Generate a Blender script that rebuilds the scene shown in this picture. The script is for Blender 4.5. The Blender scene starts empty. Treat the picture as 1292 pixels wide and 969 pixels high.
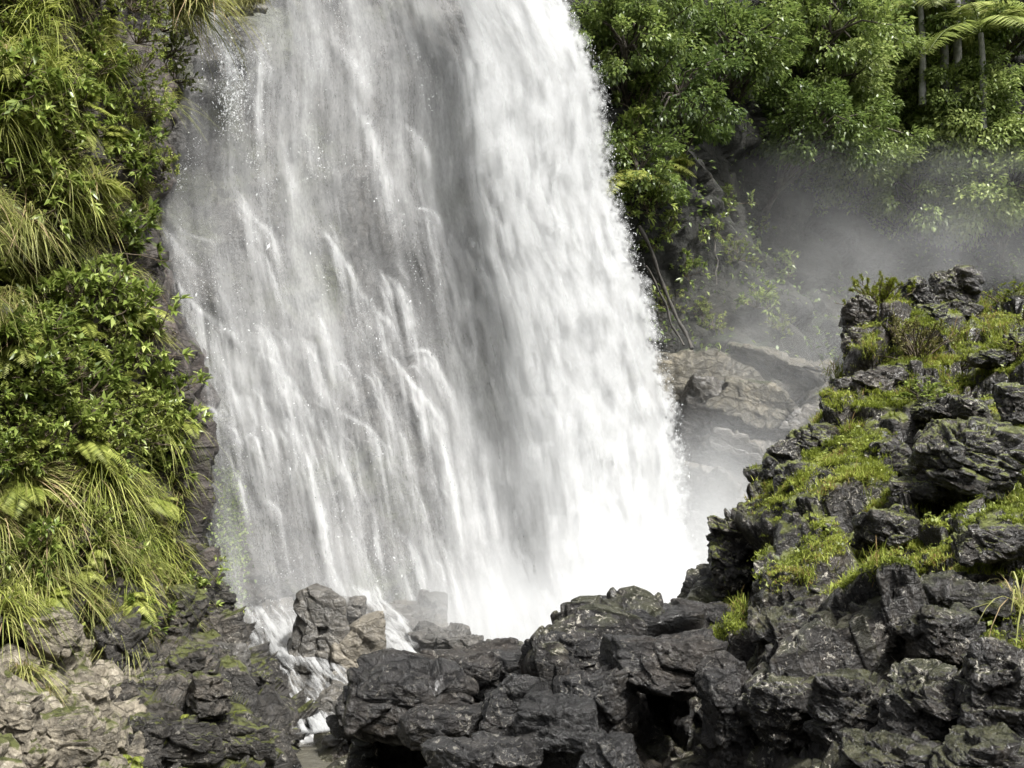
import bpy, math, random
import numpy as np
from mathutils import Vector, Matrix

random.seed(7)
RS = np.random.RandomState(11)
scene = bpy.context.scene
COL = scene.collection
PI = math.pi

# ---------------------------------------------------------------- camera, sky, sun, exposure
CAMZ, FPX, PITCH = 3.1, 1385.0, math.radians(6.4)
cam_data = bpy.data.cameras.new("camera")
cam_data.sensor_width = 36.0
cam_data.lens = 36.0 * FPX / 1292.0
cam_data.clip_start, cam_data.clip_end = 0.1, 2000.0
cam = bpy.data.objects.new("camera", cam_data)
COL.objects.link(cam)
cam.location = (0, 0, CAMZ)
cam.rotation_euler = (PI / 2 + PITCH, 0, 0)
scene.camera = cam

SUN_EL, SUN_AZ = math.radians(56), math.radians(138)      # azimuth clockwise from +Y (behind the camera, to the right)
world = bpy.data.worlds.new("World")
scene.world = world
world.use_nodes = True
wn = world.node_tree.nodes
wl = world.node_tree.links
bg = wn["Background"]
sky = wn.new("ShaderNodeTexSky")
sky.sky_type = 'NISHITA'
sky.sun_disc = False
sky.sun_elevation = SUN_EL
sky.sun_rotation = SUN_AZ
sky.dust_density = 4.0
hs = wn.new("ShaderNodeHueSaturation")                     # overcast: the blue mostly gone
hs.inputs['Saturation'].default_value = 0.22
wl.new(sky.outputs[0], hs.inputs['Color'])
wl.new(hs.outputs[0], bg.inputs['Color'])
bg.inputs['Strength'].default_value = 0.115

sun_data = bpy.data.lights.new("sun", 'SUN')
sun_data.energy = 3.4
sun_data.angle = math.radians(7)
sun_data.color = (1.0, 0.978, 0.945)
sun = bpy.data.objects.new("sun", sun_data)
COL.objects.link(sun)
sd = Vector((math.sin(SUN_AZ) * math.cos(SUN_EL), math.cos(SUN_AZ) * math.cos(SUN_EL), math.sin(SUN_EL)))
sun.rotation_euler = sd.to_track_quat('Z', 'Y').to_euler()
sun.location = (0, -20, 40)

scene.view_settings.view_transform = 'Standard'
scene.view_settings.look = 'None'
scene.view_settings.gamma = 1.0
scene.view_settings.exposure = 1.28
cy = scene.cycles
cy.use_denoising = True
cy.max_bounces = 6
cy.diffuse_bounces = 2
cy.glossy_bounces = 2
cy.transmission_bounces = 3
cy.transparent_max_bounces = 16
cy.volume_bounces = 1
cy.volume_step_rate = 5.0
cy.volume_max_steps = 48
cy.caustics_reflective = False
cy.caustics_refractive = False

# ---------------------------------------------------------------- projection helpers (photo pixels 1292 x 969)
CP, SP = math.cos(PITCH), math.sin(PITCH)


def at(px, py, Y):
    """world point(s) seen at photo pixel px, py at depth Y (metres along +Y)."""
    px, py, Y = np.broadcast_arrays(np.asarray(px, float), np.asarray(py, float), np.asarray(Y, float))
    a = (px - 646.0) / FPX
    b = -(py - 484.5) / FPX
    dy = CP - SP * b
    dz = SP + CP * b
    k = Y / dy
    return np.stack([a * k, Y, CAMZ + dz * k], -1)


def proj(P):
    P = np.asarray(P, float)
    x, y, z = P[..., 0], P[..., 1], P[..., 2] - CAMZ
    d = y * CP + z * SP
    v = -y * SP + z * CP
    return 646.0 + FPX * x / d, 484.5 - FPX * v / d


# ---------------------------------------------------------------- numpy noise
def _hash(x, y, z, seed):
    with np.errstate(over='ignore'):
        n = (x.astype(np.uint32) * np.uint32(374761393) + y.astype(np.uint32) * np.uint32(668265263)
             + z.astype(np.uint32) * np.uint32(2246822519) + np.uint32((int(seed * 101) * 3266489917) & 0xffffffff))
        n = (n ^ (n >> np.uint32(15))) * np.uint32(2246822519)
        n = (n ^ (n >> np.uint32(13))) * np.uint32(3266489917)
        n = n ^ (n >> np.uint32(16))
    return n.astype(np.float64) / 4294967296.0


def vnoise(p, seed=0):
    """value noise, -1..1"""
    i = np.floor(p).astype(np.int64)
    f = p - i
    u = f * f * f * (f * (f * 6 - 15) + 10)
    r = 0
    for dx in (0, 1):
        wx = u[..., 0] if dx else 1 - u[..., 0]
        for dy in (0, 1):
            wy = u[..., 1] if dy else 1 - u[..., 1]
            for dz in (0, 1):
                wz = u[..., 2] if dz else 1 - u[..., 2]
                r = r + wx * wy * wz * _hash(i[..., 0] + dx, i[..., 1] + dy, i[..., 2] + dz, seed)
    return r * 2 - 1


def fbm(p, octaves=4, seed=0, gain=0.5, lac=2.03):
    r, a, t = 0, 1.0, 0.0
    for k in range(octaves):
        r = r + a * vnoise(p * lac ** k + 17.3 * k, seed + k * 7)
        t += a
        a *= gain
    return r / t


def blocks(p, seed=0, tilt=0.6):
    """fractured rock: every Voronoi cell gets its own height and its own tilted face; returns offset (-1..1 or so) and crack 0..1"""
    i0 = np.floor(p).astype(np.int64)
    best = np.full(p.shape[:-1], 9e9)
    sec = best.copy()
    off = np.zeros(p.shape[:-1])
    for dx in (-1, 0, 1):
        for dy in (-1, 0, 1):
            for dz in (-1, 0, 1):
                cx, cyy, cz = i0[..., 0] + dx, i0[..., 1] + dy, i0[..., 2] + dz
                jx = cx + 0.1 + 0.8 * _hash(cx, cyy, cz, seed + 1)
                jy = cyy + 0.1 + 0.8 * _hash(cx, cyy, cz, seed + 2)
                jz = cz + 0.1 + 0.8 * _hash(cx, cyy, cz, seed + 3)
                ex, ey, ez = p[..., 0] - jx, p[..., 1] - jy, p[..., 2] - jz
                d = ex * ex + ey * ey + ez * ez
                h = (_hash(cx, cyy, cz, seed + 4) * 2 - 1) + tilt * 2 * (
                    (_hash(cx, cyy, cz, seed + 5) - .5) * ex + (_hash(cx, cyy, cz, seed + 6) - .5) * ey
                    + (_hash(cx, cyy, cz, seed + 7) - .5) * ez)
                m = d < best
                sec = np.where(m, best, np.minimum(sec, d))
                off = np.where(m, h, off)
                best = np.where(m, d, best)
    gap = np.sqrt(sec) - np.sqrt(best)
    crack = 1 - np.clip(gap / 0.14, 0, 1)
    return off, crack


def rot_strata(p, ax=0.5, az=0.3, sx=1.0, sy=1.0, sz=1.0):
    R = np.array(Matrix.Rotation(az, 3, 'Z') @ Matrix.Rotation(ax, 3, 'X'))
    return (p @ R) * np.array([sx, sy, sz])


def rockiness(P, size, seed, amp=1.0, octaves=3, sq=(1.0, 1.0, 1.7), tilt=0.7, ax=0.5, az=0.4, groove=0.35):
    """displacement in metres for fractured rock with blocks of about `size` metres"""
    W = np.stack([fbm(P / size * 1.3 + k * 31, 2, seed + 50 + k) for k in range(3)], -1)
    d = 0
    s, a = size, size * 0.34 * amp
    for k in range(octaves):
        q = rot_strata(P / s + W * 0.16, ax + .06 * k, az + .25 * k, *sq)
        o, c = blocks(q, seed + 11 * k, tilt)
        d = d + a * (o - groove * c * c)
        s *= 0.40
        a *= 0.36
    d = d + size * 0.022 * amp * fbm(P / size * 9, 4, seed + 99)
    return d


def rbf(pts, vals, q, smooth=1e-3):
    """linear radial interpolation with an affine tail"""
    pts, vals, q = np.asarray(pts, float), np.asarray(vals, float), np.asarray(q, float)
    n, dim = pts.shape
    A = np.linalg.norm(pts[:, None] - pts[None], axis=-1) + smooth * np.eye(n)
    Pm = np.concatenate([np.ones((n, 1)), pts], 1)
    M = np.block([[A, Pm], [Pm.T, np.zeros((dim + 1, dim + 1))]])
    w = np.linalg.solve(M, np.concatenate([vals, np.zeros(dim + 1)]))
    shp = q.shape[:-1]
    q2 = q.reshape(-1, dim)
    out = np.empty(len(q2))
    for s in range(0, len(q2), 60000):
        b = q2[s:s + 60000]
        out[s:s + 60000] = np.linalg.norm(b[:, None] - pts[None], axis=-1) @ w[:n] + w[n] + b @ w[n + 1:]
    return out.reshape(shp)


def interp(x, table):
    t = np.asarray(table, float)
    return np.interp(x, t[:, 0], t[:, 1])


# ---------------------------------------------------------------- mesh helpers
def make_mesh(name, V, F, mat=None, attrs=None, smooth=True, mats=None, midx=None):
    V = np.ascontiguousarray(np.asarray(V, np.float32).reshape(-1, 3))
    F = np.ascontiguousarray(np.asarray(F, np.int32))
    me = bpy.data.meshes.new(name)
    nf, k = F.shape
    me.vertices.add(len(V))
    me.vertices.foreach_set("co", V.ravel())
    me.loops.add(nf * k)
    me.loops.foreach_set("vertex_index", F.ravel())
    me.polygons.add(nf)
    me.polygons.foreach_set("loop_start", np.arange(0, nf * k, k, dtype=np.int32))
    me.polygons.foreach_set("use_smooth", np.full(nf, smooth))
    if midx is not None:
        me.polygons.foreach_set("material_index", np.asarray(midx, np.int32))
    me.update(calc_edges=True)
    for an, av in (attrs or {}).items():
        av = np.asarray(av, np.float32)
        if av.ndim == 1:
            a = me.attributes.new(an, 'FLOAT', 'POINT')
            a.data.foreach_set("value", av)
        else:
            a = me.attributes.new(an, 'FLOAT_VECTOR', 'POINT')
            a.data.foreach_set("vector", np.ascontiguousarray(av).ravel())
    for m in (mats or [mat]):
        if m:
            me.materials.append(m)
    return me


def link(name, me, parent=None, loc=None, label=None, cat=None, group=None, kind=None):
    o = bpy.data.objects.new(name, me)
    COL.objects.link(o)
    if parent:
        o.parent = parent
    if loc is not None:
        o.location = loc
    tag(o, label, cat, group, kind)
    return o


def tag(o, label=None, cat=None, group=None, kind=None):
    if label: o['label'] = label
    if cat: o['category'] = cat
    if group: o['group'] = group
    if kind: o['kind'] = kind
    return o


def empty(name, loc=(0, 0, 0), label=None, cat=None, group=None):
    return link(name, None, None, loc, label, cat, group)


def dup(root, loc, rot=(0, 0, 0), scale=1.0, label=None, group=None):
    """a copy of a thing with copies of its parts and sub-parts (mesh data shared)"""
    r = root.copy()
    COL.objects.link(r)
    r.location, r.rotation_euler = loc, rot
    r.scale = (scale, scale, scale) if np.isscalar(scale) else scale
    if label: r['label'] = label
    if group: r['group'] = group
    for ch in list(root.children):
        c = ch.copy(); COL.objects.link(c); c.parent = r
        for g in list(ch.children):
            d = g.copy(); COL.objects.link(d); d.parent = c
    return r


def gridF(nr, nc):
    i = np.arange((nr - 1) * nc).reshape(nr - 1, nc)[:, :-1].ravel()
    return np.stack([i, i + 1, i + nc + 1, i + nc], 1)


def grid_normals(P):
    du = np.gradient(P, axis=1)
    dv = np.gradient(P, axis=0)
    n = np.cross(du, dv)
    n /= np.linalg.norm(n, axis=-1, keepdims=True) + 1e-9
    return n


def unit(v):
    return v / (np.linalg.norm(v, axis=-1, keepdims=True) + 1e-9)


# ---------------------------------------------------------------- materials
def mat_new(name):
    m = bpy.data.materials.new(name)
    m.use_nodes = True
    nt = m.node_tree
    nt.nodes.clear()
    out = nt.nodes.new("ShaderNodeOutputMaterial")
    return m, nt, out


def N(nt, typ, ins=None, **props):
    n = nt.nodes.new(typ)
    for k, v in props.items():
        setattr(n, k, v)
    for k, v in (ins or {}).items():
        if isinstance(v, bpy.types.NodeSocket):
            nt.links.new(v, n.inputs[k])
        else:
            n.inputs[k].default_value = v
    return n


def ramp(nt, fac, stops):
    r = nt.nodes.new("ShaderNodeValToRGB")
    nt.links.new(fac, r.inputs[0])
    e = r.color_ramp.elements
    while len(e) < len(stops):
        e.new(0.5)
    for k, (p, c) in enumerate(stops):
        e[k].position = p
        e[k].color = (*c, 1) if len(c) == 3 else c
    return r.outputs[0]


def math_(nt, op, a, b=None, c=None, clamp=False):
    ins = {0: a}
    if b is not None: ins[1] = b
    if c is not None: ins[2] = c
    n = N(nt, "ShaderNodeMath", ins, operation=op)
    n.use_clamp = clamp
    return n.outputs[0]


def mixc(nt, fac, a, b):
    n = nt.nodes.new("ShaderNodeMix")
    n.data_type = 'RGBA'
    for k, v in ((0, fac), (6, a), (7, b)):
        if isinstance(v, bpy.types.NodeSocket):
            nt.links.new(v, n.inputs[k])
        else:
            n.inputs[k].default_value = v if not isinstance(v, tuple) or len(v) == 4 else (*v, 1)
    return n.outputs[2]


def rock_material(name, dark, mid, pale, moss=(0.10, 0.12, 0.02), moss_amt=0.0, lichen_glint=0.5, rough=(0.25, 0.65), scale=1.0,
                  bump=0.6, stain=None, spec=0.5, moss_attr=None, wet=0.0):
    m, nt, out = mat_new(name)
    geo = N(nt, "ShaderNodeNewGeometry")
    pos = geo.outputs['Position']
    n1 = N(nt, "ShaderNodeTexNoise", {'Vector': pos, 'Scale': 1.1 * scale, 'Detail': 8.0, 'Roughness': 0.65})
    n2 = N(nt, "ShaderNodeTexNoise", {'Vector': pos, 'Scale': 9.0 * scale, 'Detail': 8.0, 'Roughness': 0.7})
    n3 = N(nt, "ShaderNodeTexNoise", {'Vector': pos, 'Scale': 38.0 * scale, 'Detail': 6.0, 'Roughness': 0.65})
    f = math_(nt, 'ADD', math_(nt, 'MULTIPLY', n1.outputs[0], 0.55), math_(nt, 'MULTIPLY', n2.outputs[0], 0.45))
    c = ramp(nt, f, [(0.36, dark), (0.52, mid), (0.68, pale)])
    if stain:
        n4 = N(nt, "ShaderNodeTexNoise", {'Vector': pos, 'Scale': 0.8 * scale, 'Detail': 5.0, 'Roughness': 0.6})
        c = mixc(nt, math_(nt, 'MULTIPLY', ramp(nt, n4.outputs[0], [(0.5, (0, 0, 0)), (0.62, (1, 1, 1))]), 0.75), c, stain)
    # pale crusts of lichen and quartz: small ragged flecks, some painted as wet glints
    v = N(nt, "ShaderNodeTexNoise", {'Vector': pos, 'Scale': 16.0 * scale, 'Detail': 5.0, 'Roughness': 0.7, 'Distortion': 1.2})
    vm = N(nt, "ShaderNodeTexNoise", {'Vector': pos, 'Scale': 2.3 * scale, 'Detail': 3.0})
    fl = math_(nt, 'MULTIPLY', ramp(nt, v.outputs[0], [(0.58, (0, 0, 0)), (0.61, (1, 1, 1))]),
               ramp(nt, vm.outputs[0], [(0.42, (0, 0, 0)), (0.60, (1, 1, 1))]))
    c = mixc(nt, math_(nt, 'MULTIPLY', fl, lichen_glint), c, (0.46, 0.43, 0.36))
    sepn = N(nt, "ShaderNodeSeparateXYZ", {0: geo.outputs['Normal']})
    if moss_amt > 0:
        mm = N(nt, "ShaderNodeTexNoise", {'Vector': pos, 'Scale': 1.7 * scale, 'Detail': 6.0, 'Roughness': 0.7})
        up = math_(nt, 'MULTIPLY_ADD', sepn.outputs[2], 0.45, mm.outputs[0])
        g = ramp(nt, up, [(0.93 - 0.3 * moss_amt, (0, 0, 0)), (1.03 - 0.3 * moss_amt, (1, 1, 1))])
        if moss_attr:
            at_ = N(nt, "ShaderNodeAttribute", attribute_name=moss_attr)
            g = math_(nt, 'MULTIPLY', g, at_.outputs['Fac'])
        mc = mixc(nt, n2.outputs[0], tuple(x * 0.45 for x in moss), moss)
        c = mixc(nt, g, c, mc)
    r = math_(nt, 'MULTIPLY_ADD', n2.outputs[0], rough[1] - rough[0], rough[0])
    # hairline cracks, only as relief
    wv = N(nt, "ShaderNodeVectorMath", {0: n2.outputs['Color'], 1: (0.16 / scale,) * 3}, operation='MULTIPLY')
    wv = N(nt, "ShaderNodeVectorMath", {0: pos, 1: wv.outputs[0]}, operation='ADD')
    mp = N(nt, "ShaderNodeMapping", {'Vector': wv.outputs[0], 'Rotation': (0.5, 0.25, 0.4), 'Scale': (3.2 * scale, 4.2 * scale, 8.5 * scale)})
    vo = N(nt, "ShaderNodeTexVoronoi", {'Vector': mp.outputs[0], 'Scale': 1.0}, feature='DISTANCE_TO_EDGE')
    vc = N(nt, "ShaderNodeTexVoronoi", {'Vector': mp.outputs[0], 'Scale': 1.0}, feature='F1')
    cr = N(nt, "ShaderNodeMapRange", {0: vo.outputs['Distance'], 1: 0.0, 2: 0.09, 3: 0.0, 4: 0.5})
    sc = N(nt, "ShaderNodeSeparateColor", {0: vc.outputs['Color']})
    h = math_(nt, 'ADD', math_(nt, 'MULTIPLY', n2.outputs[0], 0.9), math_(nt, 'MULTIPLY', n3.outputs[0], 0.55))
    h = math_(nt, 'ADD', h, math_(nt, 'ADD', cr.outputs[0], math_(nt, 'MULTIPLY', sc.outputs[0], 0.45)))
    b = N(nt, "ShaderNodeBump", {'Height': h, 'Strength': bump, 'Distance': 0.06 / scale})
    b2 = N(nt, "ShaderNodeBump", {'Height': h, 'Strength': bump * 0.6, 'Distance': 0.06 / scale})
    p = N(nt, "ShaderNodeBsdfPrincipled", {'Base Color': c, 'Roughness': r, 'Normal': b.outputs[0], 'Specular IOR Level': spec,
                                              'Coat Weight': wet, 'Coat Roughness': 0.15, 'Coat Normal': b2.outputs[0]})
    nt.links.new(p.outputs[0], out.inputs[0])
    return m


def leaf_material(name, cols, trans=0.35, rough=0.45, spec=0.35, dead=None):
    """cols: three stops dark..bright of the leaf colour; varies per leaf (attribute tint) and per plant"""
    m, nt, out = mat_new(name)
    a = N(nt, "ShaderNodeAttribute", attribute_name='tint')
    oi = N(nt, "ShaderNodeObjectInfo")
    t = math_(nt, 'ADD', math_(nt, 'MULTIPLY', a.outputs['Fac'], 0.75), math_(nt, 'MULTIPLY', oi.outputs['Random'], 0.25))
    st = [(0.12, cols[0]), (0.5, cols[1]), (0.84, cols[2])]
    if dead:
        st.append((0.92, dead))
    c = ramp(nt, t, st)
    p = N(nt, "ShaderNodeBsdfPrincipled", {'Base Color': c, 'Roughness': rough, 'Specular IOR Level': spec})
    tr = N(nt, "ShaderNodeBsdfTranslucent", {'Color': c})
    mx = N(nt, "ShaderNodeMixShader", {0: trans, 1: p.outputs[0], 2: tr.outputs[0]})
    nt.links.new(mx.outputs[0], out.inputs[0])
    return m


def plain_material(name, col, col2=None, scale=8.0, rough=0.8, bump=0.4):
    m, nt, out = mat_new(name)
    tc = N(nt, "ShaderNodeTexCoord")
    n = N(nt, "ShaderNodeTexNoise", {'Vector': tc.outputs['Object'], 'Scale': scale, 'Detail': 6.0, 'Roughness': 0.65})
    c = ramp(nt, n.outputs[0], [(0.35, col), (0.65, col2 or tuple(x * 1.6 for x in col))])
    b = N(nt, "ShaderNodeBump", {'Height': n.outputs[0], 'Strength': bump, 'Distance': 0.03})
    p = N(nt, "ShaderNodeBsdfPrincipled", {'Base Color': c, 'Roughness': rough, 'Normal': b.outputs[0]})
    nt.links.new(p.outputs[0], out.inputs[0])
    return m


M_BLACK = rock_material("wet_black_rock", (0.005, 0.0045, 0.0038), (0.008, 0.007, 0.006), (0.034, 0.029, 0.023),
                        moss_amt=0.0, lichen_glint=0.40, rough=(0.25, 0.8), bump=1.0, spec=0.4, wet=0.5, stain=(0.028, 0.020, 0.012))
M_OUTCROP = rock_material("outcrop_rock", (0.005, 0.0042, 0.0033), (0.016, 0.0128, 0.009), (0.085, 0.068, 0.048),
                          moss=(0.15, 0.17, 0.025), moss_amt=0.62, lichen_glint=0.95, rough=(0.14, 0.7), bump=1.0, moss_attr='mossy', spec=0.4, wet=0.45, stain=(0.034, 0.025, 0.015))
M_PALE = rock_material("pale_bank_rock", (0.05, 0.043, 0.033), (0.24, 0.21, 0.155), (0.50, 0.45, 0.36),
                       moss=(0.09, 0.10, 0.02), moss_amt=0.3, lichen_glint=0.5, rough=(0.35, 0.8), bump=0.9)
M_BANK = rock_material("bank_rock", (0.010, 0.009, 0.008), (0.035, 0.031, 0.025), (0.14, 0.12, 0.095),
                       moss=(0.09, 0.10, 0.02), moss_amt=0.35, lichen_glint=0.45, rough=(0.25, 0.7), bump=0.9)
M_FALLROCK = rock_material("fall_rock", (0.02, 0.02, 0.018), (0.06, 0.055, 0.048), (0.12, 0.11, 0.095), moss=(0.05, 0.07, 0.02),
                           moss_amt=0.0, lichen_glint=0.05, rough=(0.2, 0.55), scale=0.7, bump=0.8, stain=(0.075, 0.085, 0.04))
M_CLIFFROCK = rock_material("cliff_rock", (0.012, 0.010, 0.008), (0.045, 0.036, 0.03), (0.13, 0.10, 0.085), moss=(0.06, 0.08, 0.015),
                            moss_amt=0.45, lichen_glint=0.15, rough=(0.35, 0.75), bump=0.8)
M_BROWN = rock_material("brown_cliff_rock", (0.028, 0.026, 0.021), (0.085, 0.077, 0.056), (0.22, 0.192, 0.135), moss=(0.05, 0.06, 0.02),
                        moss_amt=0.1, lichen_glint=0.2, rough=(0.3, 0.7), scale=0.5, bump=0.8)
M_BOULDER = rock_material("grey_boulder_rock", (0.025, 0.024, 0.021), (0.075, 0.069, 0.058), (0.20, 0.18, 0.145), moss_amt=0.0,
                          lichen_glint=0.2, rough=(0.2, 0.6), scale=0.8, bump=0.7, wet=0.4)
M_SOIL = rock_material("forest_floor", (0.006, 0.007, 0.005), (0.016, 0.016, 0.011), (0.05, 0.045, 0.035), moss=(0.02, 0.03, 0.008),
                       moss_amt=0.3, lichen_glint=0.08, rough=(0.7, 0.95), scale=0.35, bump=0.8)

L_GRASS = leaf_material("tussock_blades", [(0.11, 0.135, 0.03), (0.27, 0.28, 0.08), (0.52, 0.50, 0.22)], 0.42, 0.5, 0.3, dead=(0.40, 0.30, 0.17))
L_FERN = leaf_material("fern_leaflets", [(0.11, 0.15, 0.025), (0.27, 0.30, 0.06), (0.46, 0.48, 0.15)], 0.45, 0.5, 0.25)
L_SHRUB = leaf_material("shrub_leaves", [(0.055, 0.085, 0.018), (0.19, 0.25, 0.048), (0.46, 0.52, 0.16)], 0.38, 0.35, 0.5)
L_FINE = leaf_material("small_leaves", [(0.08, 0.10, 0.02), (0.205, 0.245, 0.05), (0.42, 0.46, 0.14)], 0.4, 0.45, 0.35)
L_TREE = leaf_material("tree_leaves", [(0.045, 0.075, 0.02), (0.135, 0.19, 0.045), (0.30, 0.36, 0.10)], 0.38, 0.4, 0.45)
L_PALE = leaf_material("pale_tree_leaves", [(0.075, 0.11, 0.03), (0.21, 0.27, 0.075), (0.42, 0.47, 0.17)], 0.4, 0.4, 0.45)
L_PALM = leaf_material("palm_leaflets", [(0.10, 0.14, 0.03), (0.24, 0.29, 0.07), (0.46, 0.48, 0.18)], 0.4, 0.4, 0.4)
L_MOSS = leaf_material("moss_blades", [(0.10, 0.125, 0.02), (0.22, 0.26, 0.04), (0.36, 0.39, 0.09)], 0.4, 0.6, 0.15, dead=(0.27, 0.18, 0.08))
L_DRY = leaf_material("dry_twig_leaves", [(0.08, 0.07, 0.03), (0.16, 0.15, 0.055), (0.26, 0.26, 0.09)], 0.3, 0.6, 0.2)
M_BARK = plain_material("bark", (0.035, 0.028, 0.022), (0.12, 0.10, 0.08))
M_TWIG = plain_material("twig_bark", (0.05, 0.04, 0.025), (0.11, 0.08, 0.05), 20)
M_PALMBARK = plain_material("palm_bark", (0.12, 0.12, 0.11), (0.26, 0.26, 0.24), 6)

# ---------------------------------------------------------------- plant geometry
def leaf_cards(C, D, U, L, W, tint, fold=0.18, droop=0.15):
    """little two-faced folded leaves: base C, direction D, up U"""
    D = unit(D)
    S = unit(np.cross(D, U))
    U = np.cross(S, D)
    L, W = np.asarray(L)[:, None], np.asarray(W)[:, None]
    v0 = C
    v1 = C + D * L * 0.5
    v2 = C + D * L - U * L * droop
    v3 = C + D * L * 0.42 + S * W * 0.5 + U * W * fold
    v4 = C + D * L * 0.42 - S * W * 0.5 + U * W * fold
    n = len(C)
    V = np.stack([v0, v1, v2, v3, v4], 1).reshape(-1, 3)
    b = (np.arange(n) * 5)[:, None]
    F = np.concatenate([b + np.array([0, 4, 2, 1]), b + np.array([0, 1, 2, 3])])
    return V, F, np.repeat(tint, 5)


def blade_strips(P0, D, L, g, W, tint, segs=5):
    n = len(P0)
    t = np.linspace(0, 1, segs + 1)[None, :, None]
    L_, g_, W_ = L[:, None, None], g[:, None, None], W[:, None, None]
    C = P0[:, None] + D[:, None] * L_ * t + np.array([0, 0, -1.0]) * g_ * L_ * t * t
    T = unit(np.gradient(C, axis=1))
    S = unit(np.cross(T, np.array([0, 0, 1.0]) + 0.3 * D[:, None]))
    w = W_ * (1 - t ** 1.6 * 0.92) * 0.5
    V = np.stack([C - S * w, C + S * w], 2).reshape(-1, 3)
    base = (np.arange(n) * (segs + 1) * 2)[:, None, None]
    k = (np.arange(segs) * 2)[None, :, None]
    F = (base + k + np.array([0, 1, 3, 2])).reshape(-1, 4)
    return V, F, np.repeat(tint, (segs + 1) * 2)


def tube(points, radii, ns=7):
    P = np.asarray(points, float)
    r = np.asarray(radii, float)
    T = unit(np.gradient(P, axis=0))
    ref = np.where(np.abs(T[:, 2:3]) > 0.9, np.array([[1.0, 0, 0]]), np.array([[0, 0, 1.0]]))
    A = unit(np.cross(T, ref))
    B = np.cross(T, A)
    a = np.linspace(0, 2 * PI, ns, endpoint=False)
    V = P[:, None] + r[:, None, None] * (np.cos(a)[None, :, None] * A[:, None] + np.sin(a)[None, :, None] * B[:, None])
    n = len(P)
    F = []
    for i in range(n - 1):
        for j in range(ns):
            F.append((i * ns + j, i * ns + (j + 1) % ns, (i + 1) * ns + (j + 1) % ns, (i + 1) * ns + j))
    V = V.reshape(-1, 3)
    return V, np.array(F)


def join(parts):
    """join (V, F, attr...) tuples"""
    Vs, Fs, As, o = [], [], [], 0
    for p in parts:
        Vs.append(p[0]); Fs.append(np.asarray(p[1]) + o)
        if len(p) > 2: As.append(p[2])
        o += len(p[0])
    return np.concatenate(Vs), np.concatenate(Fs), (np.concatenate(As) if As else None)


def bent(p0, d, L, n, wob, rs, lift=0.0):
    """a wandering branch"""
    pts = [np.array(p0, float)]
    d = np.array(d, float)
    for i in range(n):
        d = unit(d + rs.normal(0, wob, 3) + np.array([0, 0, lift]))
        pts.append(pts[-1] + d * L / n)
    return np.array(pts)


def tussock_mesh(seed, n=170, L=(0.35, 0.8), wall=True, W=0.012, mat=None, r=0.10, g=(0.5, 1.1)):
    rs = np.random.RandomState(seed)
    az = rs.normal(0, 1.0, n) if wall else rs.uniform(-PI, PI, n)
    el = rs.uniform(-0.1, 1.25, n) if wall else rs.uniform(0.25, 1.45, n)
    D = np.stack([np.cos(az) * np.cos(el), np.sin(az) * np.cos(el), np.sin(el)], 1)
    P0 = rs.normal(0, r, (n, 3)) * np.array([0.5, 1, 0.6])
    tint = np.where(rs.rand(n) < 0.14, 1.15, np.clip(rs.beta(2.0, 2.4, n), 0, 0.95))
    V, F, t = blade_strips(P0, D, rs.uniform(*L, n), rs.uniform(*g, n), W * rs.uniform(0.7, 1.3, n), tint, 5)
    return make_mesh("blades", V, F, mat or L_GRASS, {'tint': t})


def frond_geo(rs, az, el, L, g, npair=34, pin=0.13, pw=0.16):
    d = np.array([math.cos(az) * math.cos(el), math.sin(az) * math.cos(el), math.sin(el)])
    t = np.linspace(0.10, 1, npair)
    C = d[None] * L * t[:, None] + np.array([0, 0, -1.0]) * (g * L * t * t)[:, None]
    T = unit(np.gradient(C, axis=0))
    S = unit(np.cross(T, np.array([0, 0, 1.0])))
    Up = np.cross(S, T)
    pl = L * pin * 2 * np.sin(np.clip(t * 1.02, 0, 1) * PI * 0.86 + 0.3) ** 0.8 + 0.01
    out = []
    for s in (-1, 1):
        D = unit(s * S + T * 0.45 - Up * rs.uniform(0.0, 0.3, (npair, 1)))
        out.append(leaf_cards(C, D, Up, pl * rs.uniform(.85, 1.1, npair), pl * pw, np.clip(rs.normal(0.5, .16, npair), 0, .88), 0.1, 0.2))
    V, F = tube(np.concatenate([[[0, 0, 0]], C]), np.linspace(0.008, 0.002, npair + 1) * L / 0.7, 3)
    out.append((V, F, np.full(len(V), 0.25)))
    return join(out)


def fern_mesh(seed, nf=8, L=(0.5, 0.9), wall=True):
    rs = np.random.RandomState(seed)
    ps = []
    for i in range(nf):
        az = rs.uniform(-1.7, 1.7) if wall else rs.uniform(-PI, PI)
        ps.append(frond_geo(rs, az, rs.uniform(0.1, 0.95), rs.uniform(*L), rs.uniform(0.45, 0.9)))
    V, F, t = join(ps)
    return make_mesh("fronds", V, F, L_FERN, {'tint': t})


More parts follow.
